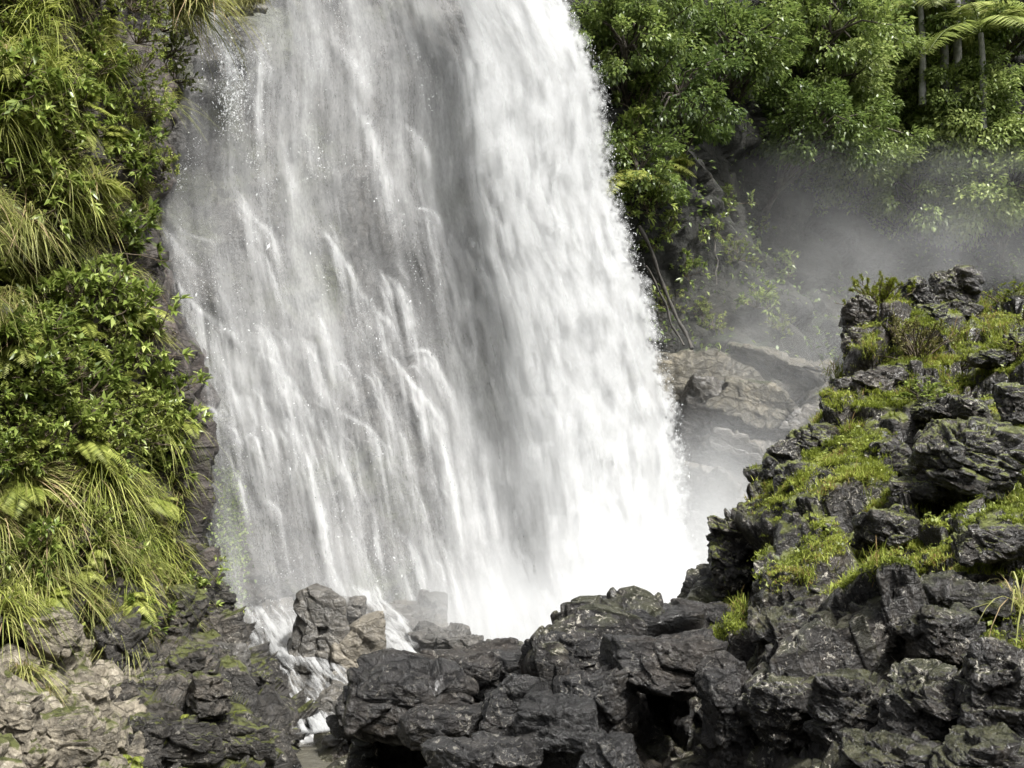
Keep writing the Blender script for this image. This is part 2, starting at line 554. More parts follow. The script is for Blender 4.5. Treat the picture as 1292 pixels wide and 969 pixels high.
def shrub_meshes(seed, nb=9, size=0.55, leafL=(0.06, 0.12), nl=34, ratio=0.36, mat=None, upright=0.4, wall=True):
    """stem mesh and foliage mesh of a leafy shrub that leans outwards (+x) from a wall"""
    rs = np.random.RandomState(seed)
    stems, C, D = [], [], []
    for i in range(nb):
        az = rs.normal(0, 0.95) if wall else rs.uniform(-PI, PI)
        el = rs.uniform(-0.2, 1.2) if wall else rs.uniform(0.4, 1.4)
        d = np.array([math.cos(az) * math.cos(el), math.sin(az) * math.cos(el), math.sin(el)])
        br = bent(np.zeros(3), d, size * rs.uniform(0.7, 1.25), 6, 0.16, rs, 0.05 * upright)
        stems.append(tube(br, np.linspace(0.012, 0.004, len(br)) * size / 0.55, 5))
        for k in range(3):
            j = rs.randint(2, 6)
            tw = bent(br[j], unit(d + rs.normal(0, 0.6, 3)), size * rs.uniform(0.2, 0.45), 4, 0.2, rs, 0.08)
            stems.append(tube(tw, np.linspace(0.006, 0.002, len(tw)) * size / 0.55, 4))
            m = nl // 3
            q = rs.uniform(0.12, 1, m) ** 0.45 * (len(tw) - 1)
            a = np.floor(q).astype(int).clip(0, len(tw) - 2)
            p = tw[a] + (tw[a + 1] - tw[a]) * (q - a)[:, None]
            td = unit(tw[-1] - tw[0])
            C.append(p)
            D.append(unit(td[None] * 0.75 + rs.normal(0, 0.6, (m, 3)) + np.array([0.15 if wall else 0, 0, 0.0])))
    C, D = np.concatenate(C), np.concatenate(D)
    n = len(C)
    L = rs.uniform(*leafL, n)
    U = unit(np.array([0.25, 0, 1.0]) + rs.normal(0, 0.35, (n, 3)))
    V, F, t = leaf_cards(C, D, U, L, L * ratio * rs.uniform(0.8, 1.25, n), np.clip(rs.normal(0.48, 0.2, n), 0, 1))
    sv, sf, _ = join(stems)
    return make_mesh("stem", sv, sf, M_TWIG), make_mesh("foliage", V, F, mat or L_SHRUB, {'tint': t})


def tree_meshes(seed, H=6.0, R=2.6, lobes=26, per=170, leafL=(0.16, 0.34), lean=(0.0, 0.0), flat=0.75, mat=None):
    rs = np.random.RandomState(seed)
    tr = bent((0, 0, 0), (lean[0] * 0.2, lean[1] * 0.2, 1), H * 0.75, 8, 0.07, rs, 0.1)
    tr[:, 0] += np.linspace(0, 1, 9) ** 1.5 * lean[0]
    tr[:, 1] += np.linspace(0, 1, 9) ** 1.5 * lean[1]
    wood = [tube(tr, np.linspace(0.16, 0.06, 9) * H / 6, 8)]
    C, D, T = [], [], []
    top = tr[-1]
    for i in range(lobes):
        a, e = rs.uniform(-PI, PI), rs.uniform(-1.0, 1.25)
        rr = R * rs.uniform(0.40, 1.12)
        c = top + np.array([math.cos(a) * math.cos(e) * rr, math.sin(a) * math.cos(e) * rr, math.sin(e) * rr * flat])
        s = tr[rs.randint(4, 9)]
        mid = (s + c) / 2 + np.array([0, 0, 0.15 * R])
        wood.append(tube(np.array([s, mid, c]), np.array([0.06, 0.04, 0.015]) * H / 6, 5))
        lr = R * rs.uniform(0.14, 0.34)
        m = int(per * rs.uniform(0.7, 1.2))
        q = unit(rs.normal(0, 1, (m, 3))) * (rs.uniform(0, 1, (m, 1)) ** 0.4) * lr
        q[:, 2] *= 0.65
        outw = unit(c - top + np.array([0, 0, 0.2]))
        C.append(c + q)
        D.append(unit(outw * 0.6 + unit(q) * 0.6 + rs.normal(0, 0.4, (m, 3)) + np.array([0, 0, -0.35])))
        T.append(np.clip(rs.normal(rs.uniform(0.35, 0.6), 0.15, m), 0, 1))
    C, D, T = np.concatenate(C), np.concatenate(D), np.concatenate(T)
    n = len(C)
    L = rs.uniform(*leafL, n)
    U = unit(np.array([0, 0, 1.0]) + rs.normal(0, 0.4, (n, 3)))
    V, F, t = leaf_cards(C, D, U, L, L * rs.uniform(0.4, 0.6, n), T, 0.15, 0.2)
    wv, wf, _ = join(wood)
    return make_mesh("trunk", wv, wf, M_BARK), make_mesh("crown", V, F, mat or L_TREE, {'tint': t})


# ---------------------------------------------------------------- rocks
def cube_sphere(n):
    a = np.tan(np.linspace(-PI / 4, PI / 4, n))
    u, v = np.meshgrid(a, a, indexing='ij')
    o = np.ones_like(u)
    Vs, Fs, off = [], [], 0
    for f in ((o, u, v), (-o, v, u), (v, o, u), (u, -o, v), (u, v, o), (v, u, -o)):
        Vs.append(np.stack(f, -1).reshape(-1, 3))
        Fs.append(gridF(n, n) + off)
        off += n * n
    V, F = unit(np.concatenate(Vs)), np.concatenate(Fs)
    key = np.round(V * 1e5).astype(np.int64)
    _, idx, inv = np.unique(key, axis=0, return_index=True, return_inverse=True)
    V, F = V[idx], inv.reshape(-1)[F]
    c = V[F]
    flip = np.einsum('ij,ij->i', np.cross(c[:, 1] - c[:, 0], c[:, 3] - c[:, 0]), c.mean(1)) < 0
    F[flip] = F[flip][:, ::-1]
    return V, F


_CS = {}


def boulder_mesh(seed, dims, mat, n=44, planes=13, sharp=28, box=0.5, rough=1.0, frac=0.5, tilt=1.0, octaves=2, mossy=1.0):
    """an angular boulder cut by random planes, then fractured; dims are its full width, depth and height"""
    rs = np.random.RandomState(seed)
    if n not in _CS:
        _CS[n] = cube_sphere(n)
    d, F = _CS[n]
    pn = [np.array(v, float) for v in ((1, 0, 0), (-1, 0, 0), (0, 1, 0), (0, -1, 0), (0, 0, 1), (0, 0, -1))]
    ph = list(rs.uniform(0.86, 1.0, 6) / (box + (1 - box) * 0.95))
    pn = [unit(v + rs.normal(0, 0.16, 3)) for v in pn]
    for k in range(planes):
        pn.append(unit(rs.normal(0, 1, 3)))
        ph.append(rs.uniform(0.82, 1.12))
    acc = np.zeros(len(d))
    for nn_, h in zip(pn, ph):
        acc += (np.maximum(d @ nn_, 0) / h) ** sharp
    P = d * (acc ** (-1.0 / sharp))[:, None] * np.array(dims)[None] * 0.5
    s = float(np.mean(dims))
    nrm = unit(P / (np.array(dims) ** 2))
    o = np.array([seed * 3.17 % 50, seed * 1.31 % 50, seed * 7.7 % 50])
    P = P + nrm * (rockiness(P + o, s * frac, seed, 0.5 * rough, octaves, sq=(0.9, 0.9, 1.8), tilt=tilt) + 0.05 * s * fbm((P + o) / s * 1.6, 3, seed))[:, None]
    return make_mesh("boulder", P, F, mat, {'mossy': np.full(len(P), mossy)})


def boulder(name, px, py, Y, w, h, seed, mat, label, depth=1.0, cat="boulder", group=None, rot=0.0, lean=(0, 0), n=44, parent=None, **kw):
    """w, h are the boulder's size in photo pixels at its distance"""
    k = Y / FPX
    me = boulder_mesh(seed, (w * k, w * k * depth, h * k), mat, n=n, **kw)
    c = at(px, py, Y)
    o = link(name, me, parent, c, label, cat, group)
    o.rotation_euler = (lean[0], lean[1], rot)
    return o

# ================================================================ THE SETTING
# ---- ground far below everything
gx = np.concatenate([-np.geomspace(600, 8, 14), np.linspace(-6, 6, 9), np.geomspace(8, 600, 14)])
gy = np.concatenate([[-600, -200, -60, -20, -6], np.linspace(0, 40, 20), np.geomspace(48, 800, 14)])
GX, GY = np.meshgrid(gx, gy)
GP = np.stack([GX, GY, np.full_like(GX, -0.9)], -1)
GP[..., 2] += 0.15 * fbm(GP * 0.6, 3, 3)
link("ground", make_mesh("ground", GP.reshape(-1, 3), gridF(*GX.shape), M_SOIL), kind='structure')

# ---- unseen dark slope added behind and beside the camera to shut off the low sky
ga, gh = np.meshgrid(np.linspace(math.radians(-205), math.radians(25), 70), np.linspace(0, 1, 30))
GS_ = np.stack([np.cos(ga) * (17 + 14 * gh), -2 + np.sin(ga) * (15 + 13 * gh), -1 + 19 * gh ** 0.8], -1)
GS_ += fbm(GS_ * 0.2, 4, 8)[..., None] * 2.2 * unit(-GS_)
link("added_shade_slope", make_mesh("added_shade_slope", GS_.reshape(-1, 3), gridF(*ga.shape), M_SOIL), kind='structure')

# ---- rocky bank: ridge in front and the outcrop on the right, one terrain
BANK = np.array([
    # crest of the low ridge
    (455, 912, 8.6), (520, 855, 8.8), (570, 832, 9.0), (650, 830, 9.0), (700, 806, 9.0), (740, 786, 9.3), (800, 778, 9.5), (860, 782, 9.8),
    (900, 775, 10.0), (935, 760, 10.2),
    # its front
    (470, 1010, 8.4), (540, 960, 8.7), (650, 900, 8.0), (720, 880, 8.1), (790, 850, 8.6), (885, 840, 8.8), (930, 830, 9.0),
    (480, 1180, 8.2), (560, 1110, 8.3), (700, 1100, 7.1), (840, 1060, 8.5), (770, 960, 7.5), (840, 960, 8.9), (840, 900, 9.0), (905, 960, 7.4),
    (450, 1400, 6.6), (650, 1400, 5.5), (850, 1300, 6.2), (1000, 1080, 5.5), (1150, 1010, 5.5), (1292, 975, 5.5), (1450, 960, 5.5),
    (450, 2200, 3.2), (850, 1800, 3.2), (1292, 1300, 3.2),
    # outcrop
    (905, 690, 11.0), (915, 668, 11.3), (950, 700, 10.4), (955, 810, 9.0), (1000, 790, 8.5), (1050, 745, 8.7), (1050, 705, 9.3), (1000, 690, 10.0),
    (980, 900, 7.4), (1100, 880, 7.0), (1200, 880, 6.6), (1292, 850, 6.4), (1150, 745, 8.0), (1250, 740, 7.6), (1292, 700, 7.9), (1130, 655, 9.3),
    (1080, 625, 10.3), (1000, 630, 11.0), (955, 640, 11.4), (1060, 560, 11.9), (1000, 560, 12.2), (1120, 590, 10.7), (1200, 620, 9.4),
    (1270, 605, 9.6), (1150, 520, 12.0), (1250, 520, 11.3), (1120, 460, 13.0), (1200, 450, 13.0), (1290, 450, 12.8), (1150, 405, 14.2),
    (1250, 405, 14.4), (1075, 480, 13.0), (1085, 420, 13.8), (1120, 390, 14.4), (1200, 375, 14.9), (1292, 385, 15.2), (1400, 400, 14.8),
    (1350, 500, 11.5), (1400, 700, 7.8), (1450, 850, 6.2),
    (1800, 700, 7.8), (1800, 400, 15.0), (1800, 950, 5.5), (1800, 520, 18.5), (1800, 1300, 3.2),
    # falling away behind the crest
    (450, 1100, 10.0), (570, 985, 10.8), (700, 960, 11.0), (800, 930, 11.5), (890, 900, 12.2), (895, 850, 12.2), (900, 800, 13.5), (985, 760, 14.0),
    (1050, 700, 15.4), (1085, 620, 16.2), (1195, 560, 18.0), (1292, 520, 18.5), (1450, 520, 18.5), (600, 900, 14.0), (800, 850, 16.0),
    # towards the pool on the left
    (395, 1120, 8.6), (370, 1250, 7.2), (420, 1040, 9.6), (330, 1500, 5.5)], float)


def bank_key(px, Y):
    return np.stack([np.asarray(px) / 75.0, np.log(Y) * 11.0], -1)


bank_z = at(BANK[:, 0], BANK[:, 1], BANK[:, 2])[:, 2]
bpx = np.concatenate([np.linspace(395, 1400, 560), np.linspace(1405, 1800, 100)])
bY = np.concatenate([np.geomspace(3.4, 6.0, 60)[:-1], np.geomspace(6.0, 13.5, 400)[:-1], np.geomspace(13.5, 19, 90)])
BPX, BY = np.meshgrid(bpx, bY)
BZ = rbf(bank_key(BANK[:, 0], BANK[:, 2]), bank_z, bank_key(BPX, BY))
BX = (BPX - 646) / FPX * BY
BP = np.stack([BX, BY, np.maximum(BZ, -0.85)], -1)
BN = grid_normals(BP)
BN *= np.sign(BN[..., 2:3])
fade = np.clip((BPX - 400) / 90, 0, 1)
big = rockiness(BP, 1.5, 21, 0.60, 1, sq=(1, 1, 1.6), tilt=1.1)
sml = rockiness(BP, 0.5, 33, 0.55, 2, sq=(0.8, 1.0, 1.9), tilt=1.2)
hor = np.stack([np.full_like(BX, -0.25), np.full_like(BX, -0.55), np.full_like(BX, 0.45)], -1)
BP = BP + (BN * 0.7 + unit(hor) * 0.35) * ((big + sml) * fade)[..., None]
BN2 = grid_normals(BP)
BN2 *= np.sign(BN2[..., 2:3])
bu, bv = proj(BP)
# where moss and grass grow: the upper slope and two ledges, never the splashed ridge in front
mossy = np.clip((770 - bv) / 60, 0, 1) * np.clip((bu - 930) / 40, 0.0, 1)
mossy = np.maximum(mossy, np.exp(-(((bu - 925) / 28) ** 2 + ((bv - 800) / 48) ** 2)))
mossy = np.maximum(mossy, 0.55 * np.clip((bu - 1150) / 60, 0, 1) * np.clip((900 - bv) / 50, 0, 1))
mossy = np.maximum(mossy, 0.14)
link("rocky_terrain", make_mesh("rocky_terrain", BP.reshape(-1, 3), gridF(*BX.shape), M_OUTCROP, {'mossy': mossy.ravel()}), kind='structure')
BANKTREE = BP.reshape(-1, 3)

# ---- left cliff
EDGE = [(-200, 180), (0, 168), (60, 158), (100, 176), (130, 178), (180, 184), (230, 204), (260, 186), (290, 178), (330, 192), (400, 214), (450, 222),
        (500, 232), (560, 238), (620, 240), (700, 238), (740, 258), (790, 286), (850, 308), (900, 350), (930, 376), (969, 350), (1000, 330), (1100, 290)]


def cliff_at(s, py):
    """s 0..0.75 runs from left of the frame to the cliff's edge, 0.75..1 turns back towards the falls"""
    s, py = np.broadcast_arrays(np.asarray(s, float), np.asarray(py, float))
    E = interp(py, EDGE)
    Yl = np.interp(py, [-200, 300, 600, 720, 800, 969, 1100], [13.2, 12.4, 11.8, 11.6, 11.0, 9.6, 8.4])
    Ye = np.interp(py, [-200, 700, 800, 860, 930, 1000, 1100], [16.8, 16.4, 16.2, 15.5, 14.6, 12.9, 11.0])
    q = np.minimum(s / 0.75, 1)
    b = np.clip((s - 0.75) / 0.25, 0, 1)
    px = -140 + (E + 140) * q + 30 * b * b - 10 * b
    Y = Yl + (Ye - Yl) * np.maximum(q, 0) ** 1.25 + 5.0 * b ** 0.9
    return at(px, py, Y)


cs = np.concatenate([np.linspace(-0.45, 0, 90)[:-1], np.linspace(0, 0.75, 300), np.linspace(0.7515, 1, 130)])
cp = np.linspace(-200, 1100, 760)
CS, CPY = np.meshgrid(cs, cp)
LP = cliff_at(CS, CPY)
LN = grid_normals(LP)
LN *= np.sign((LN * (np.array([0, 0, CAMZ]) - LP)).sum(-1, keepdims=True))
bulge = 0.85 * fbm(LP * 0.55, 4, 5) - 0.9 * np.exp(-(((CPY - 345) / 38) ** 2 + ((CS - 0.41) / 0.07) ** 2)) \
    - 0.4 * np.exp(-(((CPY - 70) / 90) ** 2 + ((CS - 0.74) / 0.03) ** 2))
low = np.clip((CPY - 690) / 90, 0, 1)
LP = LP + LN * (bulge * (1 - 0.5 * low) + rockiness(LP, 0.8, 41, 0.7, 2, sq=(1, 1, 1.5), tilt=1.1) * (0.55 + 0.6 * low) * (1 - 0.6 * np.clip((CS - 0.74) / 0.06, 0, 1) * (1 - low)))[..., None]
LN = grid_normals(LP)
LN *= np.sign((LN * (np.array([0, 0, CAMZ]) - LP)).sum(-1, keepdims=True))
lu, lv = proj(LP)
pale = np.clip((235 - lu) / 120, 0, 1) * np.clip((lv - 770) / 70, 0, 1)
fm = ((lv[:-1, :-1] > 735).astype(int) + (pale[:-1, :-1] + 0.35 * fbm(LP[:-1, :-1] * 1.5, 2, 9) > 0.5)).ravel()
link("cliff_terrain", make_mesh("cliff_terrain", LP.reshape(-1, 3), gridF(*LP.shape[:2]), mats=[M_CLIFFROCK, M_BANK, M_PALE], midx=np.clip(fm, 0, 2)),
     kind='structure')

# ---- rock wall behind the falls
def wall_Y(px, py):
    base = 19.6 + (px - 200) * 0.0088 + (840 - py) * 0.0022
    return base + 0.35 * np.exp(-((px - 900) / 50.0) ** 2) - 0.0016 * np.clip(py - 640, 0, 400)


wy = np.linspace(-330, 960, 420)
ER = [(-120, 650), (0, 708), (40, 728), (70, 745), (100, 755), (150, 762), (200, 766), (240, 771), (280, 785), (320, 795), (350, 808), (390, 818), (440, 830),
      (480, 840), (530, 851), (580, 858), (640, 864), (690, 868), (740, 884), (790, 905), (900, 930)]    # right edge of the falls, photo pixels
WS, WY = np.meshgrid(np.linspace(0, 1, 300), wy)
WX = 110 + (interp(WY, ER) - 42 - 110) * np.minimum(WS / 0.93, 1)
WP = at(WX, WY, wall_Y(WX, WY) + 0.5 + 6.0 * np.clip((WS - 0.93) / 0.07, 0, 1))
WN = grid_normals(WP)
WN *= np.sign((WN * (np.array([0, 0, CAMZ]) - WP)).sum(-1, keepdims=True))
WP = WP + WN * (0.7 * fbm(WP * 0.33, 3, 14) + rockiness(WP, 1.3, 61, 0.7, 3, sq=(1, 1, 0.8), tilt=0.9, ax=0.2, az=0.9))[..., None]
link("waterfall_cliff_terrain", make_mesh("waterfall_cliff_terrain", WP.reshape(-1, 3), gridF(*WX.shape), M_FALLROCK), kind='structure')

# ---- hillside on the right, behind the spray
HC = np.array([(640, -350, 30), (640, 0, 27.6), (640, 300, 27.4), (640, 600, 27.2), (640, 850, 27), (780, 0, 29), (800, 200, 28.8), (820, 300, 28.8), (850, 430, 29),
               (850, 520, 28.2), (860, 700, 27.5), (870, 900, 26), (900, 430, 29.4), (930, 480, 28.6), (1000, 520, 29.0), (960, 620, 28.0),
               (1000, 700, 27.5), (1040, 560, 30.5), (900, 300, 32), (900, 0, 34), (1000, 250, 37), (1000, 400, 34), (1000, 0, 37), (1100, 300, 39),
               (1100, 100, 39), (1100, 450, 36), (1100, 600, 33), (1300, 300, 40), (1300, 100, 40), (1300, 500, 38), (1300, 800, 34), (1600, 300, 36),
               (1600, 800, 32), (1600, -350, 40), (1100, -350, 42), (880, -350, 38), (1100, 900, 28)], float)
hx = np.linspace(630, 1600, 320)
hy = np.linspace(-330, 900, 360)
HX, HY = np.meshgrid(hx, hy)


def hill_Y(px, py):
    return rbf(HC[:, :2] / 100.0, HC[:, 2], np.stack(np.broadcast_arrays(px, py), -1) / 100.0)


HP = at(HX, HY, hill_Y(HX, HY))
HN = grid_normals(HP)
HN *= np.sign((HN * (np.array([0, 0, CAMZ]) - HP)).sum(-1, keepdims=True))
HP = HP + HN * (0.9 * fbm(HP * 0.25, 3, 24) + rockiness(HP, 2.4, 71, 0.55, 2, sq=(1, 1, 1.2), tilt=1.0, ax=-0.4, az=0.5))[..., None]
brown = np.clip((HY - (428 + 0.10 * (HX - 850))) / 25, 0, 1) * np.clip((1090 - HX) / 40, 0, 1)
fm = (brown[:-1, :-1] + 0.3 * fbm(HP[:-1, :-1] * 0.7, 3, 4) > 0.5).astype(int).ravel()
link("hillside", make_mesh("hillside", HP.reshape(-1, 3), gridF(*HX.shape), mats=[M_SOIL, M_BROWN], midx=fm), kind='structure')

# ---- pool
m, nt, out = mat_new("pool_water")
geo = N(nt, "ShaderNodeNewGeometry")
n1 = N(nt, "ShaderNodeTexNoise", {'Vector': geo.outputs['Position'], 'Scale': 5.0, 'Detail': 6.0, 'Roughness': 0.6, 'Distortion': 0.5})
fo = N(nt, "ShaderNodeAttribute", attribute_name='foam')
nf = N(nt, "ShaderNodeTexNoise", {'Vector': geo.outputs['Position'], 'Scale': 9.0, 'Detail': 6.0, 'Roughness': 0.7, 'Distortion': 1.0})
ff = ramp(nt, math_(nt, 'MULTIPLY_ADD', fo.outputs['Fac'], 1.1, math_(nt, 'SUBTRACT', nf.outputs[0], 1.0)), [(0.0, (0, 0, 0)), (0.35, (1, 1, 1))])
c = mixc(nt, ff, (0.085, 0.08, 0.062), (0.8, 0.8, 0.78))
b = N(nt, "ShaderNodeBump", {'Height': n1.outputs[0], 'Strength': 0.35, 'Distance': 0.12})
p = N(nt, "ShaderNodeBsdfPrincipled", {'Base Color': c, 'Roughness': math_(nt, 'MULTIPLY_ADD', ff, 0.6, 0.08), 'Normal': b.outputs[0]})
nt.links.new(p.outputs[0], out.inputs[0])
qx, qy = np.meshgrid(np.linspace(-9, 7, 220), np.linspace(5, 28, 300))
QP = np.stack([qx, qy, np.zeros_like(qx)], -1)
QP[..., 2] = 0.02 * fbm(QP * 2.2, 3, 6)
pu, pv = proj(QP)
foam = np.maximum(np.exp(-(((pu - 385) / 45) ** 2 + ((pv - 927) / 12) ** 2)) * 1.2, np.clip((qy - 15.6) / 2.0, 0, 1))
foam = np.maximum(foam, 0.9 * np.exp(-(((pu - 448) / 22) ** 2 + ((pv - 942) / 9) ** 2)))
link("pool_water", make_mesh("pool_water", QP.reshape(-1, 3), gridF(*qx.shape), m, {'foam': foam.ravel()}), kind='structure')

# ================================================================ THE WATERFALL
# flow field: left and right edge of the falls, in photo pixels
EL = [(-120, 262), (0, 250), (120, 228), (200, 216), (270, 196), (330, 206), (430, 232), (520, 250), (650, 256), (740, 274), (800, 300), (900, 320)]
EL_F = [(-120, 235), (150, 212), (300, 215), (500, 240), (750, 285), (900, 320)]
TL = [(-120, 515), (0, 526), (120, 552), (280, 580), (380, 598), (480, 618), (560, 636), (650, 655), (740, 640), (820, 610), (900, 600)]   # left edge of the thick torrent


def flow(px, py):
    l, r = interp(py, EL_F), interp(py, ER)
    return (px - l) / (r - l)


STEP = 1.3
fx = np.arange(170, 935, STEP)
fy = np.arange(-110, 850, STEP)
FX, FY = np.meshgrid(fx, fy)
U = flow(FX, FY)
UU = U * 600.0


def n2(a, b, c, seed, oct=3):
    return fbm(np.stack([a, b, np.full_like(a, c)], -1), oct, seed)


# hand-read thickness of the veil on the rock
VEIL = np.array([(240, 60, .12), (215, 150, .02), (230, 230, .08), (205, 110, .0), (200, 200, .02), (210, 300, .28), (300, 20, .12), (310, 100, .34), (350, 50, .42), (400, 60, .47),
                 (470, 60, .42), (520, 60, .5), (280, 180, .3), (340, 200, .42), (420, 200, .45), (500, 150, .38), (540, 150, .5), (470, 240, .42),
                 (560, 250, .45), (300, 300, .28), (370, 320, .4), (430, 300, .30), (470, 330, .30), (540, 320, .22), (520, 380, .2), (580, 380, .42),
                 (600, 480, .42), (560, 430, .28), (260, 420, .33), (330, 400, .33), (400, 400, .42), (450, 430, .42), (300, 480, .46), (380, 500, .42),
                 (460, 480, .28), (540, 480, .45), (270, 560, .22), (262, 650, .10), (285, 700, .27), (285, 640, .25), (330, 580, .36), (330, 700, .28), (420, 600, .42),
                 (500, 580, .4), (520, 640, .32), (450, 700, .42), (380, 720, .3), (560, 700, .5), (600, 600, .55), (640, 600, .62), (600, 760, .62),
                 (330, 760, .22), (300, 760, .22), (480, 760, .42), (550, 780, .42), (240, 500, .3), (222, 400, .25), (650, 300, .5), (700, 500, .5),
                 (640, 60, .5), (760, 600, .5), (700, 790, .6), (850, 790, .6), (800, 300, .4)], float)
veil = np.clip(rbf(VEIL[:, :2] / 100, VEIL[:, 2], np.stack([FX, FY], -1) / 100), 0.0, 0.8)

ridge = np.zeros_like(FX)      # the streams themselves
curt = np.zeros_like(FX)       # thin curtains falling off them


def stamp(A, x, y, r, v, ry=None):
    ry = ry or r
    i0, i1 = int((y - 3 * ry - fy[0]) / STEP), int((y + 3 * ry - fy[0]) / STEP) + 2
    j0, j1 = int((x - 3 * r - fx[0]) / STEP), int((x + 3 * r - fx[0]) / STEP) + 2
    i0, j0, i1, j1 = max(i0, 0), max(j0, 0), min(i1, len(fy)), min(j1, len(fx))
    if i1 <= i0 or j1 <= j0: return
    s = A[i0:i1, j0:j1]
    g = v * np.exp(-((FX[i0:i1, j0:j1] - x) / r) ** 2 - ((FY[i0:i1, j0:j1] - y) / ry) ** 2)
    np.maximum(s, g, out=s)


def drop(x, y, w, v, L):
    """a curtain of drops below a point of a stream: follows the flow and thins out"""
    i0, i1 = int((y - fy[0]) / STEP), int((y + 2.2 * L - fy[0]) / STEP)
    i0, i1 = max(i0, 0), min(i1, len(fy))
    if i1 <= i0: return
    yy = fy[i0:i1]
    u0 = flow(np.array(x), np.array(y))
    l, r = interp(yy, EL_F), interp(yy, ER)
    xx = l + u0 * (r - l)
    for k in range(0, i1 - i0):
        j0, j1 = int((xx[k] - 2.5 * w - fx[0]) / STEP), int((xx[k] + 2.5 * w - fx[0]) / STEP) + 2
        j0, j1 = max(j0, 0), min(j1, len(fx))
        if j1 <= j0: continue
        s = curt[i0 + k, j0:j1]
        np.maximum(s, v * (1 - math.exp(-max(yy[k] - y, 0) / 9.0)) * math.exp(-(max(yy[k] - y, 0) / L) ** 1.4) * np.exp(-((fx[j0:j1] - xx[k]) / w) ** 2), out=s)


def strand(pts, w0, w1, v, L=45.0, hang=0.55, seed=0):
    p = np.asarray(pts, float)
    d = np.concatenate([[0], np.cumsum(np.hypot(*np.diff(p, axis=0).T))])
    n = max(int(d[-1] / 2.0), 3)
    t = np.linspace(0, d[-1], n)
    # smooth path through the points
    x, y = np.interp(t, d, p[:, 0]), np.interp(t, d, p[:, 1])
    ker = np.ones(9) / 9
    if n > 20:
        x[4:-4], y[4:-4] = np.convolve(x, ker, 'valid'), np.convolve(y, ker, 'valid')
    q = t / d[-1]
    nz = vnoise(np.stack([t * 0.07, np.full(n, seed * 3.7), np.zeros(n)], -1), 5)
    x = x + 1.2 * vnoise(np.stack([t * 0.11, np.full(n, seed * 1.7), np.ones(n)], -1), 8)
    for k in range(n):
        a = v * (0.8 + 0.35 * nz[k]) * min(1, q[k] / 0.30 + .06) * min(1, (1 - q[k]) / 0.35 + .12)
        stamp(ridge, x[k], y[k], w0 + (w1 - w0) * q[k], a)
        if k % 2 == 0 and _hash(np.array([k]), np.array([int(seed)]), np.array([3]), 9)[0] < 0.62:
            drop(x[k] + 1, y[k], 2.2 + 1.2 * abs(nz[k]), hang * a * (0.95 + 0.6 * nz[k]), L * (0.7 + 0.6 * abs(nz[k])))


